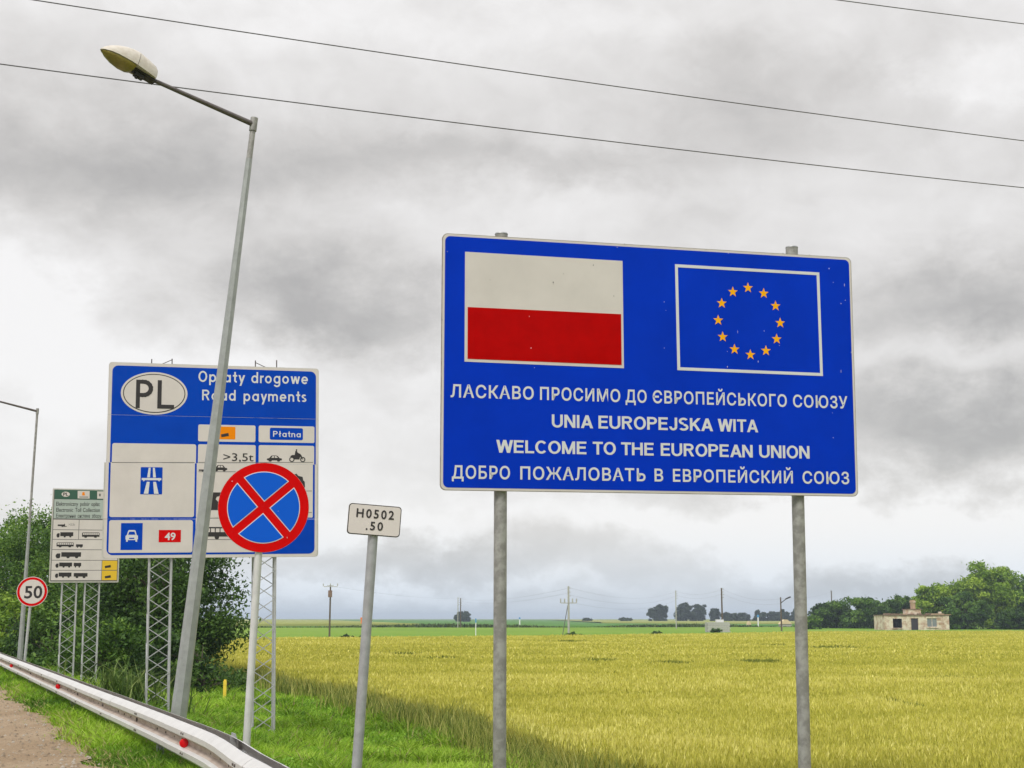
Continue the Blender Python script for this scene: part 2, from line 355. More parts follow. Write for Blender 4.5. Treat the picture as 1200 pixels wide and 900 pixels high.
class Board:
    """A sign face standing on the ground: local x runs right, y away from the viewer, z up."""
    def __init__(s, name, C, yaw, roll, tilt, drop, label, cat, group=None):
        r = Vector((math.cos(yaw), math.sin(yaw), 0)); u = Vector((0, 0, 1)); n = r.cross(u)
        u2 = u * math.cos(tilt) - n * math.sin(tilt)
        s.R = r * math.cos(roll) + u2 * math.sin(roll); s.U = u2 * math.cos(roll) - r * math.sin(roll); s.N = s.R.cross(s.U)
        s.C = Vector(C); s.z0 = drop; base = s.C - s.U * drop
        m = Matrix((s.R, -s.N, s.U)).transposed().to_4x4(); m.translation = base
        s.root = empty(name, matrix=m, label=label, cat=cat, group=group); s.base = base
    def on(s, x, y, depth=0.0):
        r = ray(x, y); O = Vector((0, 0, CZ)); C = s.C - s.N * depth
        t = (C - O).dot(s.N) / r.dot(s.N); p = O + r * t - s.C
        return (p.dot(s.R), p.dot(s.U) + s.z0)
    def poly(s, px): return [s.on(*q) for q in px]
    def box(s, x0, y0, x1, y1):               # axis-aligned local box from two photo corners
        a = s.on(x0, y0); b = s.on(x1, y1); return min(a[0], b[0]), min(a[1], b[1]), max(a[0], b[0]), max(a[1], b[1])
    def flat(s, name, m, polys, layer, parent=None, **k):
        mb = MB()
        for P in polys: mb.plate(P, -.0022 * layer - .0012, -.0022 * layer + .0008)
        return mb.build(name, m, parent or s.root, **k)
    def words(s, name, m, items, layer, bold=.02, spacing=1.0, parent=None, font=None, **k):
        """items: (text, x_left, y_base_left, x_right, y_base_right, cap height in photo px)"""
        for (t, xl, yl, xr, yr, cap) in items:
            mb = MB()
            if font:
                adv, polys = stroke_word(t, font); a0, b0 = s.on(xl, yl); a1, b1 = s.on(xr, yr); _, bt = s.on(xl, yl - cap)
                sx = (a1 - a0) / adv; sy = bt - b0; sl = (b1 - b0) / (a1 - a0)
                for i, P in enumerate(polys):
                    y = -.0022 * layer - .0012 - .00006 * (i % 9)
                    mb.plate([(a0 + u * sx, b0 + v * sy + sl * u * sx) for u, v in P], y, y + .0012)
                mb.build(name, m, parent or s.root, **k); continue
            V, Fs = text_mesh(t, bold, spacing)
            c0, c1 = cap_height(bold)
            a0, b0 = s.on(xl, yl); a1, b1 = s.on(xr, yr); _, bt = s.on(xl, yl - cap)
            xs = [q[0] for q in V]; x0, x1 = min(xs), max(xs)
            sx = (a1 - a0) / (x1 - x0); sy = (bt - b0) / (c1 - c0); sl = (b1 - b0) / (a1 - a0)
            y = -.0022 * layer - .0012
            mb.add([(a0 + (vx - x0) * sx, y, b0 + (vy - c0) * sy + sl * (vx - x0) * sx) for vx, vy in V], Fs)
            mb.build(name, m, parent or s.root, **k)

# ------------------------------------------------------------------ ground
def ticks(segs):
    out = []
    for a, b, n in segs: out += list(np.linspace(a, b, n, endpoint=False))
    out.append(segs[-1][1]); return np.array(out)
def value_noise(x, y, seed=0):
    rs = np.random.RandomState(seed); G = rs.rand(256, 256)
    xi = np.floor(x).astype(int); yi = np.floor(y).astype(int); fx = x - xi; fy = y - yi
    fx = fx * fx * (3 - 2 * fx); fy = fy * fy * (3 - 2 * fy)
    g = lambda a, b: G[a % 256, b % 256]
    return (g(xi, yi) * (1 - fx) * (1 - fy) + g(xi + 1, yi) * fx * (1 - fy) + g(xi, yi + 1) * (1 - fx) * fy + g(xi + 1, yi + 1) * fx * fy)
def grid_mesh(name, X, Y, Z, material, cols=None):
    ny, nx = X.shape; V = np.stack([X, Y, Z], -1).reshape(-1, 3).astype(np.float32)
    i = np.arange(ny - 1)[:, None] * nx + np.arange(nx - 1)[None, :]
    Q = np.stack([i, i + 1, i + nx + 1, i + nx], -1).reshape(-1, 4)
    return np_mesh(name, V, Q, material, cols, smooth=True)
def np_mesh(name, V, Fc, material, cols=None, smooth=False):
    me = bpy.data.meshes.new(name); k = Fc.shape[1]
    me.vertices.add(len(V)); me.vertices.foreach_set('co', np.ascontiguousarray(V, np.float32).ravel())
    me.loops.add(Fc.size); me.loops.foreach_set('vertex_index', Fc.astype(np.int32).ravel())
    me.polygons.add(len(Fc)); me.polygons.foreach_set('loop_start', np.arange(0, Fc.size, k, dtype=np.int32))
    try: me.polygons.foreach_set('loop_total', np.full(len(Fc), k, np.int32))
    except Exception: pass
    if smooth: me.polygons.foreach_set('use_smooth', np.ones(len(Fc), bool))
    me.update(calc_edges=True)
    if cols is not None:
        a = me.color_attributes.new('col', 'FLOAT_COLOR', 'POINT')
        c = np.ones((len(V), 4), np.float32); c[:, :3] = cols; a.data.foreach_set('color', c.ravel())
    me.materials.append(material); return me

def field_mat(name, c1, c2, c3=None, scale=.05, stretch=(1, 1, 1), fine=3.0, bump=.3, rot=0.0):
    m = bpy.data.materials.new(name); m.use_nodes = True
    nt = m.node_tree; N = nt.nodes; L = nt.links; b = N['Principled BSDF']; b.inputs['Roughness'].default_value = .9
    b.inputs['Specular IOR Level'].default_value = .1
    tc = N.new('ShaderNodeTexCoord'); mp = N.new('ShaderNodeMapping'); L.new(tc.outputs['Object'], mp.inputs[0]); mp.inputs['Scale'].default_value = stretch
    mp.inputs['Rotation'].default_value = (0, 0, rot)
    n1 = N.new('ShaderNodeTexNoise'); n1.inputs['Scale'].default_value = scale; n1.inputs['Detail'].default_value = 7; n1.inputs['Roughness'].default_value = .6
    n2 = N.new('ShaderNodeTexNoise'); n2.inputs['Scale'].default_value = fine; n2.inputs['Detail'].default_value = 6; n2.inputs['Roughness'].default_value = .7
    L.new(mp.outputs[0], n1.inputs['Vector']); L.new(mp.outputs[0], n2.inputs['Vector'])
    r1 = N.new('ShaderNodeMapRange'); r1.inputs['From Min'].default_value = .38; r1.inputs['From Max'].default_value = .62; L.new(n1.outputs['Fac'], r1.inputs[0])
    r2 = N.new('ShaderNodeMapRange'); r2.inputs['From Min'].default_value = .3; r2.inputs['From Max'].default_value = .7; L.new(n2.outputs['Fac'], r2.inputs[0])
    mx = N.new('ShaderNodeMix'); mx.data_type = 'RGBA'; L.new(r1.outputs[0], mx.inputs[0]); mx.inputs[6].default_value = (*c1, 1); mx.inputs[7].default_value = (*c2, 1)
    my = N.new('ShaderNodeMix'); my.data_type = 'RGBA'; my.inputs[7].default_value = (*(c3 or tuple(q * .6 for q in c1)), 1)
    ml = N.new('ShaderNodeMath'); ml.operation = 'MULTIPLY'; ml.inputs[1].default_value = .55; L.new(r2.outputs[0], ml.inputs[0])
    L.new(ml.outputs[0], my.inputs[0]); L.new(mx.outputs[2], my.inputs[6]); L.new(my.outputs[2], b.inputs['Base Color'])
    bp = N.new('ShaderNodeBump'); bp.inputs['Strength'].default_value = bump; bp.inputs['Distance'].default_value = .1
    L.new(n2.outputs['Fac'], bp.inputs['Height']); L.new(bp.outputs[0], b.inputs['Normal'])
    return m

# one sheet to the horizon
gx = ticks([(-7000, -400, 16), (-400, -60, 30), (-60, -24, 40), (-24, 16, 170), (16, 80, 50), (80, 400, 26), (400, 7000, 17)])
gy = ticks([(-3000, -40, 8), (-40, 4, 22), (4, 60, 200), (60, 200, 70), (200, 1600, 60), (1600, 9000, 20)])
GX, GY = np.meshgrid(gx, gy)
GZ = ground_z(GX, GY) + (value_noise(GX * 1.3, GY * 1.3, 1) - .5) * .07 * (GY < 120) + (value_noise(GX * .3, GY * .3, 2) - .5) * .08 * (terrain_offset(GX, GY) > 1)
m_ground = field_mat('meadow_soil', (.115, .20, .030), (.16, .235, .045), (.05, .075, .02), .25, fine=6)
link(grid_mesh('ground', GX, GY, GZ, m_ground), 'ground', kind='structure')

def strip_sheet(name, o0, o1, Y0, Y1, dz, material, edge=0.0, no=14, ny=160):
    """a sheet laid along the road direction between two offsets from the guardrail line"""
    yy = np.linspace(Y0, Y1, ny); t = np.linspace(0, 1, no)
    YY, T = np.meshgrid(yy, t, indexing='ij')
    ed = edge * (value_noise(yy * .9, yy * 0 + 5, 5) - .5) * 2 + edge * (value_noise(yy * 3.1, yy * 0 + 9, 6) - .5)
    O = o0 + (o1 + ed[:, None] - o0) * T
    X = O / .9163 + 2.55 - .437 * YY
    return link(grid_mesh(name, X, YY, ground_z(X, YY) + dz, material), name, kind='structure')
m_dirt = field_mat('dusty_track', (.40, .29, .185), (.50, .38, .26), (.21, .15, .095), .9, fine=14, bump=.8)
strip_sheet('dirt_path', -4.2, -.48, -10, 60, .075, m_dirt, .22, ny=300)
m_road = field_mat('asphalt', (.05, .05, .05), (.06, .06, .058), (.035, .035, .035), .4, fine=30, bump=.3)
strip_sheet('road', -12.5, -4.0, -30, 300, .095, m_road)

# far fields, each a crop standing a little above the soil (corners given where the field lines stand)
def gpt(x, y, lift=0.0):
    r = ray(x, y); lo, hi = 5., 4000.
    for _ in range(60):
        m = (lo + hi) / 2; p = r * (m / r.y)
        if p.z + CZ > float(ground_z(p.x, p.y)) + lift: lo = m
        else: hi = m
    return r * (lo / r.y) + Vector((0, 0, CZ))
def crop(name, near, far, h, material, n=40):
    """near/far: lists of (X, Y) of the field's near and far boundary, left to right"""
    T = np.linspace(0, 1, n); nr = np.array(near); fr = np.array(far)
    def interp(P):
        s = np.linspace(0, 1, len(P)); return np.stack([np.interp(T, s, P[:, 0]), np.interp(T, s, P[:, 1])], -1)
    A, B = interp(nr), interp(fr); K = np.linspace(0, 1, 14)[:, None, None]
    P = A[None] * (1 - K) + B[None] * K
    Z = ground_z(P[..., 0], P[..., 1]) + h + (value_noise(P[..., 0] * .2, P[..., 1] * .05, 3) - .5) * .1
    # close the front edge down to the soil
    P = np.concatenate([P[:1], P]); Z = np.concatenate([ground_z(P[:1, :, 0], P[:1, :, 1]) - .1, Z])
    return link(grid_mesh(name, P[..., 0], P[..., 1], Z, material), name, kind='structure')
m_g1 = field_mat('young_crop', (.15, .27, .02), (.21, .32, .035), (.09, .16, .02), .03, (1, .4, 1), 1.0)
m_g2 = field_mat('dark_crop', (.07, .19, .025), (.10, .22, .035), (.05, .12, .025), .01, (1, .4, 1), .5)
m_g3 = field_mat('fallow_field', (.25, .28, .07), (.29, .31, .085), (.18, .20, .06), .01, (1, .4, 1), .5)
def G(x, y): p = gpt(x, y); return (p.x, p.y)
crop('green_field', [(-180, 126), (-60, 126), (-17, 133), (6, 152), (24, 170), (46, 203), (120, 214)],
     [(-400, 330), (-150, 330), (-52, 330), (0, 335), (60, 350), (110, 340)], .35, m_g1)
crop('dark_green_field', [(-330, 350), (-52, 350), (0, 352), (70, 420), (110, 480)], [(-420, 1500), (-180, 1500), (20, 1500), (120, 1400), (200, 1300)], .25, m_g2)
crop('khaki_field', [(-190, 380), (-120, 380), (-70, 390), (-28, 420)], [(-420, 1500), (-330, 1500), (-240, 1450), (-180, 1300)], .9, m_g3)
crop('pale_field', [(40, 620), (75, 560), (100, 540), (150, 560)], [(40, 1500), (120, 1500), (220, 1500), (420, 1500)], .7, m_g3)

# ------------------------------------------------------------------ blades, wheat
def rand_in_view(n, rs, Y0, Y1, margin=1.25, power=1.0):
    """points in the sector in front of the camera, uniform in log distance mixed to taste"""
    u = rs.rand(n); Y = (Y0 ** (1 - power) + u * (Y1 ** (1 - power) - Y0 ** (1 - power))) ** (1 / (1 - power)) if power != 1 else Y0 * (Y1 / Y0) ** u
    X = (rs.rand(n) * 2 - 1) * Y * .375 * margin
    return X, Y
def blades(X, Y, Z, H, W, lean, rs, cols):
    """three-triangle bent blades: base pair, middle pair, tip"""
    n = len(X); a = rs.rand(n) * 2 * np.pi; dx, dy = np.cos(a), np.sin(a)
    l = lean * (.3 + rs.rand(n)); b = rs.rand(n) * 2 * np.pi; lx, ly = np.cos(b) * l * H, np.sin(b) * l * H
    V = np.zeros((n, 5, 3), np.float32)
    V[:, 0] = np.stack([X - dx * W / 2, Y - dy * W / 2, Z], -1); V[:, 1] = np.stack([X + dx * W / 2, Y + dy * W / 2, Z], -1)
    mx, my, mz = X + lx * .35, Y + ly * .35, Z + H * .6
    V[:, 2] = np.stack([mx + dx * W * .38, my + dy * W * .38, mz], -1); V[:, 3] = np.stack([mx - dx * W * .38, my - dy * W * .38, mz], -1)
    V[:, 4] = np.stack([X + lx, Y + ly, Z + H * (1 - .25 * l)], -1)
    k = np.arange(n)[:, None] * 5
    T = np.concatenate([k + np.array([[0, 1, 2]]), k + np.array([[0, 2, 3]]), k + np.array([[3, 2, 4]])], 0)
    return V.reshape(-1, 3), T, np.repeat(cols, 5, 0)
def lerp_cols(t, *cs):
    t = np.clip(t, 0, 1) * (len(cs) - 1); i = np.minimum(t.astype(int), len(cs) - 2); f = (t - i)[:, None]; C = np.array(cs)
    return C[i] * (1 - f) + C[i + 1] * f

def wheat_edge_X(Y):      # near-left border of the wheat, roughly parallel to the road
    return np.interp(Y, [5, 16, 20, 26, 34, 41, 60, 90, 130], [4.9, 2.4, 1.35, -.5, -2.6, -5.0, -13, -27, -45]) + (value_noise(Y * .25, Y * 0 + 2, 8) - .5) * .9

def grass():
    rs = np.random.RandomState(4)
    X, Y = rand_in_view(900000, rs, 7.0, 75, 1.15, 1.25)
    o = terrain_offset(X, Y)
    edge = -.56 + .14 * (value_noise(Y * .9, Y * 0 + 5, 5) - .5) * 2 + (rs.rand(len(X)) - .5) * .3
    keep = (o > edge) & (X < wheat_edge_X(Y) + .3)
    # bare tufts on the track
    thin = (o > -2.4) & (o <= edge) & (value_noise(X * 1.2, Y * 1.2, 12) > .6) & (rs.rand(len(X)) < .14)
    keep |= thin
    X, Y, o, edge = X[keep], Y[keep], o[keep], edge[keep]
    if len(X) > 400000:
        q = rs.permutation(len(X))[:400000]; X, Y, o, edge = X[q], Y[q], o[q], edge[q]
    patch = value_noise(X * .8, Y * .8, 21) * .6 + value_noise(X * 2.6, Y * 2.6, 22) * .4
    H = (.07 + .13 * patch + .08 * rs.rand(len(X))) * (1 + .6 * (o > 1.5))
    H *= np.where(np.abs(o + .1) < .25, 1.3, 1)
    tuft = (value_noise(X * 1.7, Y * 1.7, 28) > .74) & (o > .4); H = np.where(tuft, H * 1.5, H)
    W = .007 + .0009 * Y
    t = patch * .8 + rs.rand(len(X)) * .35 - .1 + (value_noise(X * .45, Y * .45, 27) - .5) * .55
    cols = lerp_cols(t, (.065, .16, .010), (.17, .33, .018), (.30, .49, .03), (.42, .58, .08))
    dry = rs.rand(len(X)) < .06; cols[dry] = (.38, .35, .13); cols[tuft] *= .82
    near_dirt = o < edge + .25
    cols[near_dirt & (rs.rand(len(X)) < .35)] = (.42, .36, .16); H = np.where(o < edge + .15, H * .6, H)
    V, T, C = blades(X, Y, ground_z(X, Y) - .02, H, W, .8, rs, cols)
    link(np_mesh('grass', V, T, M_['grassm'], C), 'grass', kind='stuff', label='bright green mown grass beside and behind the guardrail', cat='grass')
    # broad-leaved weeds scattered in the verge
    n = 52000; X, Y = rand_in_view(n * 3, rs, 12, 48, 1.1, 1.2); o = terrain_offset(X, Y)
    k = (o > 1.0) & (X < wheat_edge_X(Y) - .2) & (value_noise(X * .7, Y * .7, 31) > .52); X, Y = X[k], Y[k]
    n = len(X); z = ground_z(X, Y) + .03 + rs.rand(n) * .13 * (.4 + value_noise(X * 1.5, Y * 1.5, 33)) * 1.6
    c = lerp_cols(rs.rand(n) * .6 + value_noise(X, Y, 34) * .4, (.08, .20, .015), (.22, .42, .03), (.38, .55, .09))
    V, T, C = leaf_quads(np.stack([X, Y, z], -1), .022 + rs.rand(n) * .035, rs, c, up=.7)
    link(np_mesh('weeds', V, T, M_['leaf'], C), 'weeds', kind='stuff', label='low broad-leaved weeds among the grass of the bank', cat='weeds')
    # tall dark grass along the wheat border and around the mast feet
    n = 30000; Y = 12 * (62 / 12.) ** rs.rand(n); X = wheat_edge_X(Y) + np.abs(rs.randn(n)) * .38 * np.where(rs.rand(n) < .5, 1, -1.2)
    fade = value_noise(Y * .35, Y * 0 + 1, 41); k = rs.rand(n) < .35 + .8 * fade; X, Y = X[k], Y[k]; n = len(X)
    H = .35 + .45 * rs.rand(n) * (.5 + .9 * value_noise(X * .9, Y * .9, 42)); W = .006 + .0006 * Y
    c = lerp_cols(rs.rand(n), (.09, .13, .025), (.19, .24, .04), (.33, .35, .08), (.50, .48, .15))
    V1, T1, C1 = blades(X, Y, ground_z(X, Y), H, W, .3, rs, c)
    link(np_mesh('tall_grass', V1, T1, M_['grassm'], C1), 'tall_grass', kind='stuff', label='tall dull green grass along the edge of the wheat', cat='grass')
    n = 420; ang = rs.rand(n) * 6.28; rr = np.minimum(np.abs(rs.randn(n)) * .5, .9)
    X = -7.3 + np.cos(ang) * rr * 1.5; Y = 26.6 + np.sin(ang) * rr
    H = .4 + .9 * rs.rand(n); W = np.full(n, .03)
    c = lerp_cols(rs.rand(n), (.05, .10, .02), (.12, .20, .04), (.26, .32, .10))
    V2, T2, C2 = blades(X, Y, ground_z(X, Y), H, W, 1.0, rs, c)
    link(np_mesh('reeds', V2, T2, M_['grassm'], C2), 'reeds', kind='stuff', label='tall reeds around the foot of the left lattice mast', cat='reeds')

def leaf_quads(P, size, rs, cols, up=.3):
    n = len(P); u = rs.randn(n, 3); u /= np.linalg.norm(u, axis=1)[:, None]
    w = rs.randn(n, 3); w[:, 2] += up * 2; v = np.cross(u, w); v /= np.linalg.norm(v, axis=1)[:, None] + 1e-9
    s = np.broadcast_to(np.asarray(size), (n,))[:, None]
    V = np.stack([P - u * s, P + v * s * .45 , P + u * s, P - v * s * .45], 1)
    k = np.arange(n)[:, None] * 4
    return V.reshape(-1, 3).astype(np.float32), k + np.array([[0, 1, 2, 3]]), np.repeat(cols, 4, 0)

LODGED = []
for (px, py, wpx, dpt) in ((1037, 824, 16, 1.2), (1066, 829, 10, 1.2), (890, 776, 45, 1.5), (790, 778, 40, 1.5), (1130, 797, 30, 1.6), (700, 775, 22, 1.4), (660, 752, 40, 3), (520, 772, 30, 1.6), (480, 768, 22, 1.5), (980, 760, 40, 3), (905, 757, 26, 3)):
    q = gpt(px, py, .65); LODGED.append((q.x, q.y, wpx * q.y / F / 1.2, dpt))
def wheat():
    rs = np.random.RandomState(9)
    # canopy sheet under the ears
    Yt = np.concatenate([np.linspace(12, 60, 120), np.linspace(61, 215, 90)])
    far = lambda X: np.interp(X, [-60, -17, 6, 24, 36, 46, 150], [124, 131, 150, 168, 185, 200, 215])
    Xr = np.interp(Yt, [12, 40, 215], [16, 40, 140]); Tt = np.linspace(0, 1, 130) ** 1.4
    XX = wheat_edge_X(Yt)[:, None] * (1 - Tt) + Xr[:, None] * Tt; YY = np.repeat(Yt[:, None], 130, 1)
    lim = far(XX); YY = np.minimum(YY, lim)
    top = .57 + (value_noise(XX * .5, YY * .5, 51) - .5) * .10 + (value_noise(XX * 2.2, YY * 2.2, 52) - .5) * .10
    top[:, 0] = .0; top[:, 1] *= .7; 
    ZZ = ground_z(XX, YY) + top; 
    m = field_mat('wheat_canopy', (.36, .355, .05), (.44, .42, .07), (.24, .24, .04), .18, (.5, 1, 1), 7, .9)
    link(grid_mesh('wheat_field', XX, YY, ZZ, m), 'wheat_field', kind='structure')
    allV, allT, allC = [], [], []; base = 0
    for (Y0, Y1, n, w, hE) in ((11, 32, 250000, .018, .10), (32, 62, 250000, .032, .125), (62, 214, 260000, .085, .15)):
        X, Y = rand_in_view(n * 2, rs, Y0, Y1, 1.12, .6 if Y0 < 60 else .9)
        k = (X > wheat_edge_X(Y) + (rs.rand(len(X)) - .5) * .5) & (Y < far(X)); X, Y = X[k][:n], Y[k][:n]; n = len(X)
        big = value_noise(X * .16, Y * .30, 61); mid = value_noise(X * .9, Y * .9, 62)
        streak = value_noise(X * .05 + 3, Y * .55, 63)          # drilled rows and wheel tracks
        lodged = (streak > .88) & (Y > 42) & (value_noise(X * .10, Y * .12, 64) > .6)
        for (lx_, ly_, la, lb) in LODGED:
            lodged |= ((X - lx_) / la) ** 2 + ((Y - ly_) / lb) ** 2 < (.5 + value_noise(X * 2, Y * 2, 66)) ** 2
        z = ground_z(X, Y) + .67 + (big - .5) * .10 + (mid - .5) * .12 + rs.randn(n) * .035 - lodged * .05
        t = .5 + (big - .5) * .35 + (mid - .5) * .3 + rs.randn(n) * .2 + .12 * (Y < 45)  # last term: nearer ears coloured lighter to make up for shade among the stalks
        c = lerp_cols(t, (.26, .275, .04), (.41, .405, .055), (.55, .52, .09), (.74, .69, .21)); c[lodged] = lerp_cols(rs.rand(int(lodged.sum())), (.10, .13, .02), (.24, .27, .04))
        # ear: a slim kite that nods over, with a piece of stalk under it
        a = rs.rand(n) * 6.283; dx, dy = np.cos(a), np.sin(a); b = rs.rand(n) * 6.283; le = hE * (.15 + .55 * rs.rand(n))
        lx, ly = np.cos(b) * le, np.sin(b) * le; ww = w * (.6 + .7 * rs.rand(n)); hh = hE * (.7 + .6 * rs.rand(n))
        P = np.stack([X, Y, z], -1)
        V = np.stack([P + np.stack([-lx * .4, -ly * .4, -hh * .5], -1),
                      P + np.stack([dx * ww / 2, dy * ww / 2, hh * .1], -1),
                      P + np.stack([lx * .4, ly * .4, hh * .6], -1),
                      P + np.stack([-dx * ww / 2, -dy * ww / 2, hh * .1], -1)], 1)
        allV.append(V.reshape(-1, 3)); allT.append(np.arange(n)[:, None] * 4 + np.array([[0, 1, 2, 3]]) + base); allC.append(np.repeat(c, 4, 0)); base += n * 4
    # stalks on the open border, seen from the side
    n = 40000; Y = 11 * (70 / 11.) ** rs.rand(n); X = wheat_edge_X(Y) + rs.rand(n) ** 2 * 1.2
    V, T, C = blades(X, Y, ground_z(X, Y), .5 + .2 * rs.rand(n), .008 + .0006 * Y, .25, rs, lerp_cols(rs.rand(n), (.26, .27, .05), (.42, .40, .08), (.58, .54, .14)))
    link(np_mesh('wheat_stalks', V, T, M_['wheatm'], C), 'wheat_stalks', kind='stuff', label='upright stalks at the open edge of the wheat', cat='wheat')
    link(np_mesh('wheat_ears', np.concatenate(allV), np.concatenate(allT), M_['wheatm'], np.concatenate(allC)), 'wheat_ears', kind='stuff',
         label='ripening yellow green ears of the wheat field', cat='wheat')
def pebbles():
    rs = np.random.RandomState(5); n = 5000; Y = 9 * (34 / 9.) ** rs.rand(n); o = -.55 - rs.rand(n) ** 1.3 * 2.6; X = o / .9163 + 2.55 - .437 * Y
    r = .006 + .022 * rs.rand(n) ** 3; z = ground_z(X, Y) + .075 + r * .2; P = np.stack([X, Y, z], -1)
    D = np.array([(1, 0, 0), (-.4, .9, 0), (-.5, -.8, 0), (.1, .1, .8)]); V = P[:, None, :] + D[None] * r[:, None, None] * (.7 + .6 * rs.rand(n, 4, 1))
    k = np.arange(n)[:, None] * 4; T = np.concatenate([k + np.array([[0, 1, 3]]), k + np.array([[1, 2, 3]]), k + np.array([[2, 0, 3]])])
    c = lerp_cols(rs.rand(n), (.20, .15, .10), (.34, .27, .19), (.48, .43, .36))
    link(np_mesh('gravel', V.reshape(-1, 3).astype(np.float32), T, M_['leaf'], np.repeat(c, 4, 0)), 'gravel', kind='stuff', label='small stones and clods scattered over the dirt path', cat='gravel')
grass(); wheat(); pebbles()

# ------------------------------------------------------------------ trees
def tree(name, X, Y, lobes, label, cat, tones, n=14000, leaf=.09, clumps=140, group=None, seed=0, trunk=.18, zbase=None, spread=.16):
    """lobes: (dx, dy, z, rx, ry, rz) ellipsoids of the crown, measured from the foot of the tree"""
    rs = np.random.RandomState(seed + 11); z0 = float(ground_z(X, Y)) if zbase is None else zbase
    root = empty(name, (X, Y, z0), label, cat, group)
    hmax = max(l[2] + l[5] for l in lobes)
    L = np.array(lobes, float); vol = L[:, 3] * L[:, 4] * L[:, 5]; pick = rs.choice(len(L), clumps, p=vol / vol.sum())
    d = rs.randn(clumps, 3); d /= np.linalg.norm(d, axis=1)[:, None]; r = (.25 + .75 * rs.rand(clumps)) ** .45 * (.82 + .28 * rs.rand(clumps))
    ctr = L[pick][:, :3] + d * r[:, None] * L[pick][:, 3:]
    ctr[:, 2] = np.maximum(ctr[:, 2], .15)
    # trunk and limbs
    mb = MB(); mb.tube([(0, 0, -.2), (.03 * hmax, 0, hmax * .25), (-.02 * hmax, .02, hmax * .5), (0, 0, hmax * .8)], [trunk, trunk * .8, trunk * .55, trunk * .12], 8)
    for i in range(min(26, clumps)):
        c = Vector(ctr[i]); s = Vector((0, 0, max(.1 * hmax, min(c.z * .6, hmax * .6))))
        mid = s.lerp(c, .5) + Vector((0, 0, .06 * hmax))
        mb.tube([s, mid, c], [trunk * .38, trunk * .22, trunk * .06], 5, cap=False)
    mb.build('trunk', 'bark', root, smooth=True)
    per = max(4, n // clumps); size = (L[:, 3:].mean() * spread * 2) * (.6 + .8 * rs.rand(clumps))
    g = rs.randn(clumps, per, 3); g /= np.linalg.norm(g, axis=2)[..., None] + 1e-9; g *= rs.rand(clumps, per, 1) ** .5
    P = ctr[:, None, :] + g * size[:, None, None] * np.array([1.25, 1.25, .75])
    stray = rs.rand(clumps, per) < .05; P[stray] += rs.randn(stray.sum(), 3) * size.mean() * .4
    tone = np.repeat(rs.rand(clumps)[:, None], per, 1) * .65 + rs.rand(clumps, per) * .35
    P = P.reshape(-1, 3); tone = tone.ravel(); P[:, 2] = np.maximum(P[:, 2], .02)
    c = lerp_cols(tone, *tones)
    V, T, C = leaf_quads(P, leaf * (.6 + .8 * rs.rand(len(P))), rs, c, up=.5)
    link(np_mesh('crown', V, T, M_['leaf'], C), 'crown', root)
    return root
T_MID = ((.022, .06, .011), (.055, .125, .018), (.12, .225, .028), (.21, .33, .045))
T_DARK = ((.014, .038, .009), (.032, .075, .015), (.075, .15, .025), (.14, .24, .04))
T_LIGHT = ((.08, .16, .014), (.17, .29, .02), (.27, .40, .03), (.36, .47, .05))
T_YEL = ((.04, .09, .012), (.10, .20, .02), (.18, .30, .028), (.27, .38, .045))
T_FAR = ((.02, .04, .018), (.035, .06, .024), (.05, .075, .03))
GL = 'trees behind the toll sign'
tree('bushy_tree', -33.0, 82, [(0, 0, 4.3, 4, 4, 3.6), (-1, 0, 2, 4, 3, 2.4)], 'broad dark tree at the far left edge, behind the second street lamp', 'tree', T_DARK, 24000, .10, 190, GL, 1)
tree('bushy_tree', -27.2, 76, [(0, 0, 4.2, 3.2, 3, 3.9), (.6, 0, 6.2, 1.7, 1.7, 1.6), (-1, 0, 2, 3.4, 3, 2.4)], 'yellow green tree directly behind the second street lamp pole', 'tree', T_YEL, 30000, .09, 210, GL, 2)
tree('bushy_tree', -23.6, 70, [(0, 0, 4.0, 2.7, 2.6, 3.9), (.5, 0, 6.3, 1.2, 1.2, 1.3), (-.6, 0, 1.8, 3, 2.6, 2)], 'upright mid green tree between the second street lamp and the toll tariff sign', 'tree', T_MID, 30000, .085, 210, GL, 3)
tree('bushy_tree', -19.0, 63, [(0, 0, 3.8, 3, 2.6, 3.4), (0, 0, 1.6, 3.2, 2.6, 2)], 'mid green tree behind the lattice masts of the toll tariff sign', 'tree', T_MID, 26000, .085, 190, GL, 4)
tree('bushy_tree', -15.2, 55, [(0, 0, 3.4, 2.7, 2.4, 3.1), (0, 0, 1.4, 3, 2.5, 1.8)], 'dense tree filling the gap left of the road payments sign mast', 'tree', T_MID, 30000, .08, 200, GL, 5)
tree('bushy_tree', -12.2, 49.5, [(-.4, 0, 3.3, 2.5, 2.3, 3.0), (.5, 0, 2.3, 1.9, 2.0, 1.9), (-.9, -.6, 1.2, 1.9, 2, 1.4)], 'dark leafy tree right of the road payments sign mast, ending the row of trees', 'tree', T_DARK, 38000, .078, 250, GL, 6)
GS = 'shrubs under the roadside trees'
tree('shrub', -20.8, 58, [(0, 0, 1.3, 1.8, 1.4, 1.5)], 'bright yellow green shrub right of the fifty limit sign', 'shrub', T_YEL, 6000, .09, 60, GS, 7, .05)
tree('shrub', -17.2, 52, [(0, 0, 1.1, 2.0, 1.4, 1.3)], 'dark shrub at the foot of the toll sign masts', 'shrub', T_DARK, 6000, .09, 60, GS, 8, .05)
tree('shrub', -13.6, 45.5, [(0, 0, 1.0, 2.0, 1.3, 1.2)], 'leafy shrub between the toll sign masts and the road payments mast', 'shrub', T_MID, 7000, .08, 70, GS, 9, .05)
tree('shrub', -10.0, 45.0, [(0, 0, .5, 1.5, 1.2, .8), (-.9, 0, 1.0, 1.2, 1, 1.1)], 'low dark shrub between the leaning lamp pole and the yellow marker post', 'shrub', T_DARK, 7000, .08, 70, GS, 10, .05)
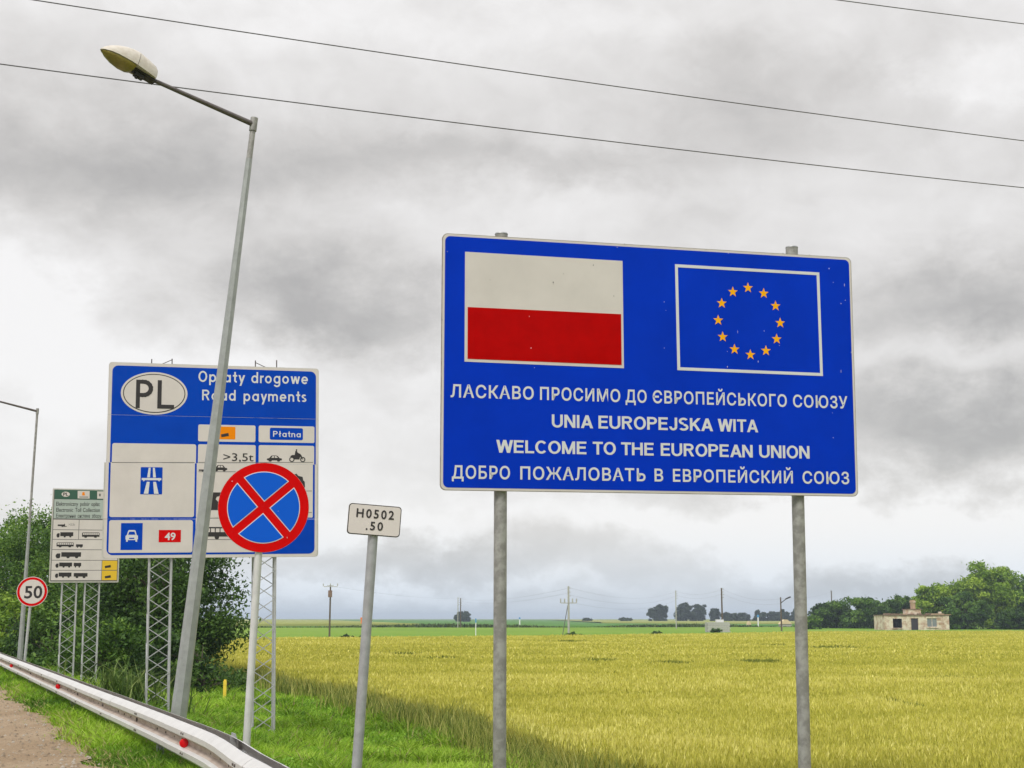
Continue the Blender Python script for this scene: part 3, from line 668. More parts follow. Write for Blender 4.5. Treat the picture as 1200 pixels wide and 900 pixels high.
# right of the field
GR = 'trees around the ruined house'
def far_tree(name, px, ybase, Y, hpx, wpx, label, tones, n, leaf, seed, group, cl=120, cat='tree', kinds=0):
    p = at(px, HZ, Y); s = Y / F; h = hpx * s; r = wpx * s / 2
    z0 = CZ - (ybase - HZ) * s
    rs = random.Random(seed); lobes = [(0, 0, h * .56, r * .85, r * .8, h * .44)]
    for _ in range(3): lobes.append((rs.uniform(-.45, .45) * r, rs.uniform(-.4, .4) * r, h * rs.uniform(.3, .72), r * .55, r * .55, h * .27))
    lobes.append((0, 0, h * .25, r * .8, r * .7, h * .26))
    return tree(name, p.x, Y, lobes, label, cat, tones, n, leaf, cl, group, seed, h * .03, min(z0, float(ground_z(p.x, Y))), .15)
far_tree('broad_tree', 1158, 740, 285, 77, 86, 'tallest bright green tree behind the right end of the ruined house', T_LIGHT, 44200, 0.30, 21, GR, 170)
far_tree('broad_tree', 1098, 740, 288, 57, 72, 'light green tree directly behind the ruined house and its chimney', T_LIGHT, 34000, 0.30, 22, GR, 150)
far_tree('broad_tree', 1206, 740, 295, 68, 70, 'green tree cut by the right edge of the photo', T_MID, 34000, 0.30, 23, GR, 150)
far_tree('broad_tree', 1128, 741, 278, 44, 60, 'lower green tree beside the right wall of the ruined house', T_MID, 25500, 0.27, 24, GR, 130)
far_tree('broad_tree', 1060, 740, 300, 44, 50, 'small green tree rising over the left part of the ruined house', T_MID, 22100, 0.29, 29, GR, 110)
far_tree('shrub', 1190, 741, 272, 28, 46, 'round dark bush at the right edge under the trees', T_DARK, 13600, 0.25, 25, GR, 90, 'shrub')
far_tree('broad_tree', 1010, 740, 300, 40, 66, 'dark rounded tree left of the ruined house', T_MID, 25500, 0.30, 26, GR, 130)
far_tree('broad_tree', 972, 740, 305, 34, 52, 'low dark tree just right of the right hand sign post', T_DARK, 18700, 0.30, 27, GR, 110)
far_tree('broad_tree', 1038, 740, 296, 36, 44, 'dark bushy tree touching the left corner of the ruined house', T_DARK, 17000, 0.29, 28, GR, 100)
far_tree('shrub', 951, 741, 280, 20, 26, 'small green bush at the foot of the right hand sign post', T_MID, 4000, .35, 30, GR, 60, 'shrub')
GF = 'far trees on the skyline'; YF = 850
for i, (px, yb, h, w, lab) in enumerate([
    (541, 727, 12, 22, 'lone round tree on the skyline behind two utility poles'),
    (767, 728, 17, 20, 'far round tree at the left end of the skyline clump'),
    (775, 728, 20, 16, 'tall far tree left of the thin grey pole'),
    (803, 730, 23, 26, 'large far tree just right of the thin grey pole'),
    (818, 730, 22, 22, 'large far tree above the concrete enclosure'),
    (838, 731, 19, 14, 'pointed far tree between the enclosure and the tall pole'),
    (853, 731, 13, 20, 'low far tree just right of the tall pole above the enclosure'),
    (870, 731, 13, 22, 'low far tree left of the small blue marker'),
    (890, 731, 15, 20, 'far tree behind the small blue marker'),
    (905, 731, 15, 16, 'far tree left of the pole with the lamp'),
    (918, 731, 16, 18, 'far tree behind the pole with the lamp'),
    (934, 732, 17, 20, 'far tree behind the right hand sign post'),
    (688, 727, 4, 14, 'tiny far bush on the skyline right of the braced utility pole'),
    (733, 727, 5, 20, 'low hedge like trees on the skyline left of the clump')]):
    far_tree('far_tree', px, yb, YF, h, w, lab, T_FAR, 6000 if h > 8 else 1500, .8 if h > 8 else .6, 60 + i, GF, 60)

# ------------------------------------------------------------------ guardrail
RAIL = [(-43.8, 106), (-21.5, 55), (-12.75, 35), (-8.55, 25.4), (-5.94, 19.43), (-4.01, 15.03), (-2.9, 12.46), (-2.38, 11.2), (-1.90, 9.8), (-1.51, 8.75), (-.88, 6.9), (-.3, 4.8), (.25, 1), (1.0, -6)]
def rail_at(s):      # arc-length parameter measured from the last visible corner outwards
    return None
class Path:
    def __init__(s, pts):
        P = [Vector((*p, 0)) for p in pts]
        # Catmull-Rom resample
        out = []
        for i in range(len(P) - 1):
            p0, p1, p2, p3 = P[max(i - 1, 0)], P[i], P[i + 1], P[min(i + 2, len(P) - 1)]
            for k in range(24):
                t = k / 24; out.append(.5 * ((2 * p1) + (p2 - p0) * t + (2 * p0 - 5 * p1 + 4 * p2 - p3) * t * t + (3 * p1 - p0 - 3 * p2 + p3) * t ** 3) if (p2 - p1).length < 12 and i > 2 else p1.lerp(p2, t))
        out.append(P[-1]); s.p = out; s.l = [0]
        for a, b in zip(out, out[1:]): s.l.append(s.l[-1] + (b - a).length)
    def at(s, d):
        d = min(max(d, 0), s.l[-1] - 1e-4); i = int(np.searchsorted(s.l, d, side='right')) - 1; i = min(i, len(s.p) - 2)
        t = (d - s.l[i]) / max(1e-9, s.l[i + 1] - s.l[i]); q = s.p[i].lerp(s.p[i + 1], t); T = (s.p[i + 1] - s.p[i]).normalized()
        return q, T
    def near_y(s, Y):
        for i in range(len(s.p) - 1):
            if s.p[i].y >= Y > s.p[i + 1].y: return s.l[i] + (s.p[i].y - Y) / (s.p[i].y - s.p[i + 1].y) * (s.l[i + 1] - s.l[i])
        return 0
path = Path([(x + .115, y + .05) for x, y in RAIL]); TOPZ = .75
# cross-section: (outwards towards the road, height) ; valley in the middle
PROF = [(0.0, .0), (.012, -.004), (.045, -.022), (.078, -.050), (.080, -.092), (.050, -.112), (.012, -.138), (.008, -.172), (.050, -.198), (.080, -.218), (.078, -.262), (.045, -.290), (.012, -.306), (.0, -.312)]
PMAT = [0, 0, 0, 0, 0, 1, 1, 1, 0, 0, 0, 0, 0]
def beam(parent, s0, s1, side, off, lift=0.0, lap=.12):
    mb = MB(); n = 9; V = []
    for i in range(n):
        q, T = path.at(s0 + (s1 + lap - s0) * i / (n - 1)); Nn = Vector((T.y, -T.x, 0)) * side     # T runs towards the camera; (T.y,-T.x) points to the road
        for k, (a, h) in enumerate(PROF): V.append(q + Nn * (off + a + lift) + Vector((0, 0, TOPZ + h)))
    for i in range(n):
        q, T = path.at(s0 + (s1 + lap - s0) * i / (n - 1)); Nn = Vector((T.y, -T.x, 0)) * side
        for k, (a, h) in enumerate(PROF): V.append(q + Nn * (off + a + lift - .004) + Vector((0, 0, TOPZ + h + (.0 if k else -.0))))
    m = len(PROF); o = n * m; fs = []; ms = []
    for i in range(n - 1):
        for k in range(m - 1):
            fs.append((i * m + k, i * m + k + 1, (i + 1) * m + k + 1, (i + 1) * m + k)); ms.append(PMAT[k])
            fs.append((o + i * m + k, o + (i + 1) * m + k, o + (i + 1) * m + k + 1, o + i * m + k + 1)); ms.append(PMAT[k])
        for k in (0, m - 1):
            fs.append((i * m + k, (i + 1) * m + k, o + (i + 1) * m + k, o + i * m + k)); ms.append(0)
    for i in (0, n - 1):
        for k in range(m - 1): fs.append((i * m + k, i * m + k + 1, o + i * m + k + 1, o + i * m + k)); ms.append(0)
    mb.v = [tuple(q) for q in V]; mb.f = fs; mb.m = ms
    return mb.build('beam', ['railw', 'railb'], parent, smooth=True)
def disc_mesh(r, depth, n=14, mname='bolt', r2=None):
    mb = MB(); mb.tube([(0, 0, 0), (0, -depth, 0)], [r, r2 if r2 is not None else r * .8], n); return mb.mesh('disc', mname, True)
def guardrail():
    q, T = path.at(path.near_y(30)); root = empty('guardrail', (q.x, q.y, float(ground_z(q.x, q.y))), 'white double sided steel guardrail with red reflectors running along the dirt shoulder', 'guardrail')
    inv = root.location
    s_ref = path.near_y(14.3); step = 4.0; total = path.l[-1]
    starts = [s_ref + k * step for k in range(-60, 40) if 0 < s_ref + k * step < total - 4.2]
    bolt = disc_mesh(.012, .008, 8); bolt2 = disc_mesh(.022, .014, 8)
    kids = []
    for i, s in enumerate(starts):
        kids.append(beam(root, s + 1.0, s + 1.0 + step, 1, .075, lift=.005 * (i % 2)))
        if s > path.near_y(45): kids.append(beam(root, s + 1.6, s + 1.6 + step, -1, .022, lift=.005 * (i % 2)))
        q, T = path.at(s); Nn = Vector((T.y, -T.x, 0)); gz = float(ground_z(q.x, q.y))
        R = Matrix((T, -Nn, Vector((0, 0, 1)))).transposed().to_3x3()
        mb = MB(); ht = TOPZ - .07 - gz + .4; zc = gz - .4 + ht / 2
        mb.box(Vector((q.x, q.y, zc)) + Nn * .022, (.010, .06, ht), 0, R)
        for sgn in (-1, 1): mb.box(Vector((q.x, q.y, zc)) + Nn * (.022 - .030 * sgn) + T * .022, (.055, .008, ht - .004), 0, R)
        kids.append(mb.build('post', 'galv', root))
        mb = MB()
        for sgn in (-1, 1): mb.box(Vector((q.x, q.y, TOPZ - .155)) + Nn * (.065 if sgn > 0 else .022) * sgn, (.12, .012, .20), 0, R)
        kids.append(mb.build('spacer', 'galv', root))
    s = s_ref - 3 * step * 6
    # paired slots/bolts on the humps and single bolts in the valley, every 2.67 m
    sp = 2.8; s0 = path.near_y(12.46)
    for k in range(-9, 2):
        for dd in (-.045, .045):
            q, T = path.at(s0 + k * sp + dd); Nn = Vector((T.y, -T.x, 0)); rot = Matrix((T, -Nn, Vector((0, 0, 1)))).transposed().to_4x4()
            for h in (-.070, -.240):
                m = rot.copy(); m.translation = Vector((q.x, q.y, TOPZ + h)) + Nn * .158; kids.append(link(bolt, 'bolt', root, m))
        q, T = path.at(s0 + k * sp + 2.45); Nn = Vector((T.y, -T.x, 0)); rot = Matrix((T, -Nn, Vector((0, 0, 1)))).transposed().to_4x4()
        m = rot.copy(); m.translation = Vector((q.x, q.y, TOPZ - .155)) + Nn * .088; kids.append(link(bolt2, 'bolt', root, m))
        for j in range(0, 3):
            q, T = path.at(s0 + k * sp + 2.0 - .5 * j); Nn = Vector((T.y, -T.x, 0)); rot = Matrix((T, -Nn, Vector((0, 0, 1)))).transposed().to_4x4()
            m = rot.copy(); m.translation = Vector((q.x, q.y, TOPZ - .155)) + Nn * .086; kids.append(link(bolt, 'bolt', root, m))
    for Yr in (12.5, 22.75, 32.7, 42.8):
        q, T = path.at(path.near_y(Yr)); Nn = Vector((T.y, -T.x, 0)); c = Vector((q.x, q.y, TOPZ - .155)) + Nn * .088
        ax = (T * .9 + Nn * .45).normalized(); c += Nn * .045
        mb = MB(); mb.tube([c - ax * .02, c - ax * .004, c + ax * .006, c + ax * .010], [.018, .040, .040, .034], 18); kids.append(mb.build('reflector', 'reflector', root, smooth=True))
    q, T = path.at(path.near_y(11.3)); Nn = Vector((T.y, -T.x, 0)); R = Matrix((T, -Nn, Vector((0, 0, 1)))).transposed().to_3x3()
    mb = MB(); mb.box(Vector((q.x, q.y, TOPZ - .06)) - Nn * .045, (.16, .012, .16), 0, R); mb.box(Vector((q.x, q.y, TOPZ - .05)) - Nn * .03 + T * .09, (.02, .05, .10), 0, R)
    kids.append(mb.build('bracket', 'galv', root))
    for c in kids: c.matrix_parent_inverse = Matrix.Translation(-inv)
guardrail()

# ------------------------------------------------------------------ street lamps
def lamp(name, base, top, arm_dir, arm_len, arm_el, r0, r1, label, head=True, upper=.55):
    root = empty(name, base, label, 'street lamp', 'street lamps along the road')
    b = Vector((0, 0, 0)); t = Vector(top) - Vector(base); L = t.length; d = t.normalized()
    j = d * (L - upper)
    mb = MB(); mb.tube([b - d * .3, j], [r0, r1], 8); mb.build('pole', 'polelight', root)
    mb = MB(); mb.tube([j - d * .05, t - d * .02], [r1 * .92, r1 * .86], 10); mb.tube([t - d * .17, t + d * .01], [r1 * 1.15, r1 * 1.15], 12); mb.build('pole_top', 'galvpost', root, smooth=True)
    a = Vector((math.cos(arm_dir) * math.cos(arm_el), math.sin(arm_dir) * math.cos(arm_el), math.sin(arm_el)))
    s = t - d * .08; e = s + a * arm_len
    mb = MB(); mb.tube([s, e], [.036, .026], 10); mb.build('arm', 'poledark', root, smooth=True)
    # head: axis follows the arm, a little steeper
    el = arm_el + math.radians(8.5); ax = Vector((math.cos(arm_dir) * math.cos(el), math.sin(arm_dir) * math.cos(el), math.sin(el)))
    sd = ax.cross(Vector((0, 0, 1))).normalized(); up = sd.cross(ax).normalized(); o = e - ax * .06
    HL = .725
    def loft(secs, top, n=14):
        V = []; Fs = []
        for (u, w, h, off) in secs:
            for k in range(n + 1):
                th = math.pi * k / n
                V.append(o + ax * u * HL + sd * (w * math.cos(th)) + up * ((off + h * math.sin(th)) if top else (off - h * math.sin(th))))
        m = n + 1
        for i in range(len(secs) - 1):
            for k in range(n): Fs.append((i * m + k, i * m + k + 1, (i + 1) * m + k + 1, (i + 1) * m + k))
            Fs.append((i * m, (i + 1) * m, (i + 1) * m + n, i * m + n))      # flat lid under/over the half shell
        Fs.append(tuple(range(m))); Fs.append(tuple(range(len(V) - m, len(V))))
        return V, Fs
    V, Fs = loft([(0, .095, .15, 0), (.05, .11, .185, 0), (.2, .13, .215, .0), (.385, .15, .235, 0)], True)
    MB().add(V, Fs).build('rear_cover', 'lampshell', root, smooth=True)
    V, Fs = loft([(.395, .15, .235, 0), (.5, .155, .228, 0), (.62, .15, .205, 0), (.75, .137, .165, 0), (.87, .105, .112, 0), (.96, .055, .052, 0), (1.0, .012, .010, 0)], True)
    MB().add(V, Fs).build('housing', 'lampshell', root, smooth=True)
    V, Fs = loft([(.40, .128, .05, -.004), (.47, .14, .075, -.004), (.6, .14, .085, -.004), (.75, .124, .07, -.004), (.88, .085, .042, -.004), (.97, .03, .012, -.004)], False)
    MB().add(V, Fs).build('bowl', 'lampglass', root, smooth=True)
    R = Matrix((ax, sd, up)).transposed().to_3x3(); mb = MB()
    mb.box(o + ax * .17 * HL - up * .012, (.30, .14, .022), 0, R); mb.box(o + ax * .25 * HL - up * .045, (.12, .08, .05), 0, R); mb.tube([o + ax * .28 * HL - up * .05, o + ax * .28 * HL - up * .095], .02, 8)
    mb.build('clamp', 'dark', root)
    return root
T1 = at(298, 139, 17); B1 = (-4.08, 17.0, float(ground_z(-4.08, 17.0)))
lamp('street_lamp', B1, T1, math.radians(220), 1.50, math.radians(9.5), .105, .042, 'leaning grey street lamp in front of the road payments sign')
T2 = at(44, 479, 42); B2x = at(22, 790, 42).x
lamp('street_lamp', (B2x, 42, float(ground_z(B2x, 42))), T2, math.radians(220), 1.50, math.radians(9), .09, .040, 'distant street lamp at the left edge, standing behind the round fifty sign', upper=3.6)

# ------------------------------------------------------------------ welcome sign
W = Board('welcome_sign', (1.4236, 13.3, 4.125), .2412, .0071, -.0388, 4.85, 'large blue European Union welcome sign with Polish flag on two steel posts', 'road sign')
w2, h2 = 4.3201 / 2, 2.478 / 2; z0 = W.z0
mb = MB(); mb.plate(rrect(-w2, z0 - h2, w2, z0 + h2, .055), .0, .022); mb.build('board', 'edgegrey', W.root)
W.flat('border', 'white', [rrect(-w2 + .006, z0 - h2 + .006, w2 - .006, z0 + h2 - .006, .052)], 0)
W.flat('blue_face', 'blue', [rrect(-w2 + .027, z0 - h2 + .027, w2 - .027, z0 + h2 - .027, .05)], 1)
W.flat('white_flag_field', 'white', [W.poly([(544.9, 295.1), (729.3, 305.9), (731, 431.6), (544.2, 423.8)])], 2)
W.flat('red_flag_field', 'red', [W.poly([(547.9, 359.9), (727.6, 368.3), (728.2, 427.9), (547.7, 420.6)])], 3)
oq = [W.on(790.8, 309.7), W.on(959.8, 319.4), W.on(964.1, 440.7), W.on(793.6, 433.8)]; cx = sum(q[0] for q in oq) / 4; cy = sum(q[1] for q in oq) / 4
iq = [(a - math.copysign(.030, a - cx), b - math.copysign(.030, b - cy)) for a, b in oq]
mb = MB()
for i in range(4):
    j = (i + 1) % 4; mb.plate([oq[i], oq[j], iq[j], iq[i]], -.0056, -.0036)
mb.build('flag_outline', 'letter', W.root)
for (zx, zy) in [(537, 310), (622, 340), (686, 408), (711, 500), (692, 587), (634, 650), (550, 672), (464, 642), (400, 575), (376, 485), (395, 393), (455, 332)]:
    a, b = W.on(760 + zx / 4.615, 270 + (zy + 1) / 4.615); P = []
    for k in range(10):
        t = math.pi / 2 + k * math.pi / 5; r = .056 if k % 2 == 0 else .0225; P.append((a + r * math.cos(t), b + r * math.sin(t)))
    W.flat('star', 'yellow', [P], 2)
def line(items, x0, y0, x1, y1, cap0, cap1):
    f = lambda x: y0 + (y1 - y0) * (x - x0) / (x1 - x0); c = lambda x: cap0 + (cap1 - cap0) * (x - x0) / (x1 - x0)
    return [(t, a, f(a), b, f(b), c(a)) for t, a, b in items]
W.words('lettering', 'letter', line([('ЛАСКАВО', 527.9, 625.3), ('ПРОСИМО', 632.7, 726.7), ('ДО', 732.9, 757.6), ('ЄВРОПЕЙСЬКОГО', 764.8, 921.9), ('СОЮЗУ', 929.2, 993)], 527.7, 465.6, 993, 479, 14.6, 13.7), 2, .018, 1.12)
W.words('lettering', 'letter', line([('UNIA', 646.5, 694.8), ('EUROPEJSKA', 701.2, 835.4), ('WITA', 841.3, 888.3)], 646.5, 500.8, 888.3, 506.7, 15.2, 14.6), 2, font='bold')
W.words('lettering', 'letter', line([('WELCOME', 581.5, 687), ('TO', 694.5, 721.5), ('THE', 727.8, 765.8), ('EUROPEAN', 774.2, 881.9), ('UNION', 889.6, 948.5)], 581.5, 530.4, 948.5, 537.5, 15.0, 14.8), 2, font='bold')
W.words('lettering', 'letter', line([('ДОБРО', 529.4, 597.5), ('ПОЖАЛОВАТЬ', 609.5, 756.3), ('В', 766.9, 777), ('ЕВРОПЕЙСКИЙ', 788.5, 929), ('СОЮЗ', 940.4, 995)], 529.2, 560.8, 995, 567.5, 14.8, 13.6), 2, .018, 1.12)
def flecks(board, name, m, pts, layer, seed, **k):
    rs = random.Random(seed); mb = MB()
    for (x, y, w, h) in pts:
        a, b = board.on(x, y); s = .0042 if board is W else .008; P = [(a + w * s * math.cos(t) * rs.uniform(.6, 1.2), b + h * s * math.sin(t) * rs.uniform(.6, 1.2)) for t in [i * 1.2566 for i in range(5)]]
        mb.plate(P, -.0022 * layer - .0014, -.0022 * layer)
    return mb.build(name, m, board.root, **k)
flecks(W, 'paint_chips', 'letter', [(971, 315, 1.5, 2), (976, 331, .8, .8), (989, 334, .7, 4), (985, 356, 1, 1.6), (990, 352, .8, 1.4), (997, 413, 1, 1.2), (985, 435, .5, 4), (778, 354, .8, 1.2), (778, 408, .8, 1),
    (852, 430, 1, 2), (888, 424, .6, 3), (895, 388, .8, 2), (864, 389, .4, 4), (620, 371, .8, 2), (622, 408, 1.1, 2.2), (723, 290, .7, 1.4), (852, 412, .7, 1), (975, 484, .5, 1), (976, 513, 1, 1), (524, 295, .8, .8), (626, 431, .8, .8),
    (970, 303, 1.2, .6), (853, 297, .6, 1.4), (848, 466, .5, .8), (983, 300, 1, .7), (780, 364, .5, 1.2), (913, 405, 1, .8), (547, 380, .5, .5)], 4.2, 3, kind='stuff')
flecks(W, 'rust_spots', 'black', [(574, 328, .9, .9), (660, 321, 1, .9), (695, 311, 1, 1.6), (648, 331, 1, 1.8), (719, 347, 1, 1.4), (731.5, 286, .9, .9), (827, 292.3, 1.2, .9), (917, 297, 1.6, .6), (948, 298.8, 1.3, .6), (518, 375, .6, 1.4)], 4.2, 4, kind='stuff')
for (px, py, up) in ((587, 425, .045), (931.5, 440, .09)):
    a, b = W.on(px, py, .095)
    mb = MB(); mb.tube([(a, .095, -.9), (a, .095, z0 + h2 + up)], .0625, 20); po = mb.build('post', 'galvpost', W.root, smooth=True)
    mb = MB(); mb.tube([(a, .095, z0 + h2 + up), (a, .095, z0 + h2 + up + .012)], [.066, .060], 20); mb.build('cap', 'galv', po, smooth=True)
    for zz in (z0 + .95, z0 + .1, z0 - .85):
        mb = MB(); mb.tube([(a, .095, zz - .02), (a, .095, zz + .02)], .069, 16); mb.box((a, .03, zz), (.2, .012, .05)); mb.build('clamp', 'galv', po)
mb = MB()
for zz in (z0 + .95, z0 + .1, z0 - .85): mb.box((0, .0355, zz), (4.1, .025, .07))
mb.build('back_rail', 'galv', W.root)

# ------------------------------------------------------------------ lattice masts
def masts(board, specs, width, depth, ztop, m, bay, leg_r=.021, br_r=.011):
    for (a, y0, zb) in specs:
        n = int((ztop - zb) / bay); H = n * bay
        mb = MB(); mb.tube([(0, 0, 0), (0, 0, H + .1)], leg_r, 6); leg = mb.mesh('mast_leg', m)
        for sx in (-1, 1):
            for sy in (0, 1): link(leg, 'mast_leg', board.root, loc=(a + sx * width / 2, y0 + sy * depth, zb - .1))
        br = {}
        for key, (p, q) in {'fx0': ((-width / 2, 0, 0), (width / 2, 0, bay)), 'fx1': ((width / 2, 0, 0), (-width / 2, 0, bay)),
                            'sy0': ((0, 0, 0), (0, depth, bay)), 'sy1': ((0, depth, 0), (0, 0, bay))}.items():
            mb = MB(); mb.tube([p, q], br_r, 4); br[key] = mb.mesh('mast_brace', m)
        for k in range(n):
            z = zb + k * bay
            link(br['fx%d' % (k % 2)], 'mast_brace', board.root, loc=(a, y0 - leg_r * .6, z))
            link(br['fx%d' % ((k + 1) % 2)], 'mast_brace', board.root, loc=(a, y0 + depth + leg_r * .6, z))
            for sx in (-1, 1): link(br['sy%d' % (k % 2)], 'mast_brace', board.root, loc=(a + sx * (width / 2 + leg_r * .6), y0, z))
        mb = MB(); mb.box((0, 0, 0), (width + .12, depth + .12, .03)); link(mb.mesh('base_plate', 'galv'), 'base_plate', board.root, loc=(a, y0 + depth / 2, zb - .06))

# ------------------------------------------------------------------ road payments sign
Pb = Board('road_payments_sign', (-5.6879, 26, 4.6633), .2993, .0212, 0, 5.15, 'large blue and white road payments sign with PL oval on two lattice masts', 'road sign')
pw, ph = 3.9813 / 2, 3.6999 / 2; pz = Pb.z0
seams = [pz + ph] + [Pb.on(140, y)[1] for y in (486.3, 542, 608.4)] + [pz - ph]
shift = [0, 0, -.035, -.035]
for i in range(4):
    t, b = seams[i], seams[i + 1] + .006; sh = shift[i]
    if i == 0: P = [q for q in rrect(-pw, b, pw, t + .0, .06) if q[1] > b + .07] + [(-pw, b), (pw, b)]; P = sorted(P, key=lambda q: math.atan2(q[1] - (b + t) / 2, q[0]))
    elif i == 3: P = [q for q in rrect(-pw + sh, b, pw, t, .06) if q[1] < t - .07] + [(-pw + sh, t), (pw, t)]; P = sorted(P, key=lambda q: math.atan2(q[1] - (b + t) / 2, q[0]))
    else: P = [(-pw + sh, b), (pw, b), (pw, t), (-pw + sh, t)]
    mb = MB(); mb.plate(P, 0, .03); mb.build('board_panel', 'alu', Pb.root)
def cut(P, b, t):      # clip a polygon to b <= z <= t
    for s, lim in ((1, b), (-1, -t)):
        out = []
        for i in range(len(P)):
            p, q = P[i], P[(i + 1) % len(P)]; dp, dq = s * p[1] - lim, s * q[1] - lim
            if dp >= 0: out.append(p)
            if dp * dq < 0: k = dp / (dp - dq); out.append((p[0] + (q[0] - p[0]) * k, p[1] + (q[1] - p[1]) * k))
        P = out
        if not P: return P
    return P
def seamed(name, m, P, layer, grow=0):
    polys = []
    for i in range(4):
        q = cut(P, seams[i + 1] + .006, seams[i])
        if len(q) > 2: polys.append([(a + shift[i] * (a < 0 or 1) * .5, b) for a, b in q])
    return Pb.flat(name, m, polys, layer)
seamed('white_border', 'white', rrect(-pw + .01, pz - ph + .01, pw - .01, pz + ph - .01, .06), 0)
seamed('blue_face', 'blue2', rrect(-pw + .065, pz - ph + .065, pw - .055, pz + ph - .062, .11), 1)
def pbox(x0, y0, x1, y1, r=.03): b = Pb.box(x0, y0, x1, y1); return rrect(*b, r)
seamed('white_field', 'white', pbox(131.6, 519.2, 228.4, 606, .04), 2)
seamed('white_field', 'white', pbox(129.2, 609.6, 226.5, 647.3, .04), 2)
seamed('white_field', 'white', pbox(232.4, 497.4, 299.2, 518.2, .03), 2)
seamed('white_field', 'white', pbox(303.2, 498.6, 368.4, 519.2, .03), 2)
seamed('white_field', 'white', cut(pbox(232.2, 520.6, 299.2, 560, .03), seams[2], 99), 2)
seamed('white_field', 'white', cut(pbox(303.2, 521.6, 368, 560, .03), seams[2], 99), 2)
seamed('white_field', 'white', cut(pbox(232, 530, 367.5, 606.5, .02), seams[3] + .0, seams[2]), 2)
seamed('white_field', 'white', pbox(230.5, 606, 300, 647, .03), 2)
Pb.flat('oval', 'white', [ellipse(*Pb.on(180.9, 461), .615, .41)], 2)
Pb.flat('oval_ring', 'black', [ellipse(*Pb.on(180.9, 461), .575, .375)], 3)
Pb.flat('oval_centre', 'white', [ellipse(*Pb.on(180.9, 461), .558, .358)], 4)
# P and L drawn with uniform strokes
def strokes(board, name, m, lines, w, layer, **k):
    mb = MB()
    for L_ in lines:
        for (x0, y0), (x1, y1) in zip(L_, L_[1:]):
            d = math.hypot(x1 - x0, y1 - y0); ux, uy = (x1 - x0) / d * w / 2, (y1 - y0) / d * w / 2
            mb.plate([(x0 - ux - uy, y0 - uy + ux), (x1 + ux - uy, y1 + uy + ux), (x1 + ux + uy, y1 + uy - ux), (x0 - ux + uy, y0 - uy - ux)], -.0022 * layer - .0012 - .00003 * len(mb.v), -.0022 * layer)
    return mb.build(name, m, board.root, **k)
a0, b0 = Pb.on(161.3, 476); a1, b1 = Pb.on(161.3, 447.3); hh = b1 - b0; pwid = .215
arc = [(a0 + .10 + pwid * .62 * math.cos(t), b0 + hh * .73 + hh * .27 * math.sin(t)) for t in [math.pi / 2 - math.pi * i / 8 for i in range(9)]]
al, bl = Pb.on(186.6, 476.5); bl2 = bl + hh
strokes(Pb, 'lettering', 'black', [[(a0, b0), (a0, b1)], [(a0, b1)] + arc + [(a0, b0 + hh * .46)], [(al, bl2), (al, bl), (al + .235, bl)]], .075, 5)
Pb.words('lettering', 'letter', [('Opłaty', 232.5, 447.3, 287, 448.5, 12.6), ('drogowe', 294.5, 448.8, 360.8, 450.2, 12.6), ('Road', 236.8, 469, 276, 469.6, 12.4), ('payments', 285.4, 470, 359, 471, 12.4)], 2, font='road')
Pb.flat('amber_plate', 'amber', [pbox(253, 499.8, 275.7, 515, .02)], 3)
Pb.flat('pictogram', 'black', [Pb.poly([(259, 509), (267.6, 507.4), (268.2, 511), (259.4, 512.4)])], 4)
Pb.flat('blue_plate', 'blue2', [pbox(316.2, 501.2, 354.9, 515.9, .03)], 3)
Pb.words('lettering', 'letter', [('Płatna', 320, 511.8, 352.3, 512.6, 6.7)], 4, font='road')
Pb.words('lettering', 'black', [('>3,5t', 261.6, 540.2, 297, 540.6, 9.2)], 3, .005, 1.0)
def rows(board, pts, m='grey', layer=3, t=.7):
    mb = MB()
    for (x0, x1, y) in pts: mb.plate(board.poly([(x0, y - t / 2), (x1, y - t / 2), (x1, y + t / 2), (x0, y + t / 2)]), -.0022 * layer - .001, -.0022 * layer)
    return mb.build('row_line', m, board.root)
rows(Pb, [(232.5, 276, 552.8), (350, 365.5, 575.4), (232.5, 258, 597.6), (361, 365.5, 600.6), (241, 275, 632.2), (131, 228, 542.0), (232.5, 367, 541.9), (232.5, 300, 607.2)], t=.6)
# pictograms: outlines drawn in a unit box and placed on the board
CAR = [[(0, .28), (.0, .5), (.16, .58), (.28, .95), (.36, 1), (.62, 1), (.72, .92), (.84, .58), (1, .5), (1, .22), (.9, .2), (.86, .05), (.78, 0), (.7, .05), (.66, .2), (.34, .2), (.3, .05), (.22, 0), (.14, .05), (.1, .2)]]
CARW = [[(.3, .62), (.37, .9), (.47, .9), (.47, .62)], [(.52, .62), (.52, .9), (.62, .9), (.73, .62)]]
BUS = [[(0, .2), (0, .92), (.04, 1), (.97, 1), (1, .9), (1, .2), (.86, .2), (.83, .03), (.77, 0), (.71, .03), (.68, .2), (.3, .2), (.27, .03), (.21, 0), (.15, .03), (.12, .2)]]
BUSW = [[(.05 + .118 * i, .56), (.05 + .118 * i, .88), (.145 + .118 * i, .88), (.145 + .118 * i, .56)] for i in range(8)]
TRUCK = [[(0, .2), (0, .55), (.06, .8), (.18, .8), (.18, .2), (.16, .05), (.12, 0), (.06, 0), (.03, .05), (.02, .2)], [(.22, .25), (.22, 1), (1, 1), (1, .25), (.9, .25), (.88, .05), (.83, 0), (.78, .05), (.76, .25), (.56, .25), (.54, .05), (.49, 0), (.44, .05), (.42, .25)]]
TRAIL = [[(0, .3), (0, 1), (1, 1), (1, .3), (.86, .3), (.84, .06), (.75, 0), (.66, .06), (.64, .3), (.34, .3), (.32, .06), (.24, 0), (.16, .06), (.14, .3)]]
LOW = [[(0, .3), (0, .8), (.7, .8), (.7, 1), (.8, 1), (.8, .3), (1, .3), (1, .1), (.6, .1), (.55, 0), (.45, 0), (.4, .3)]]
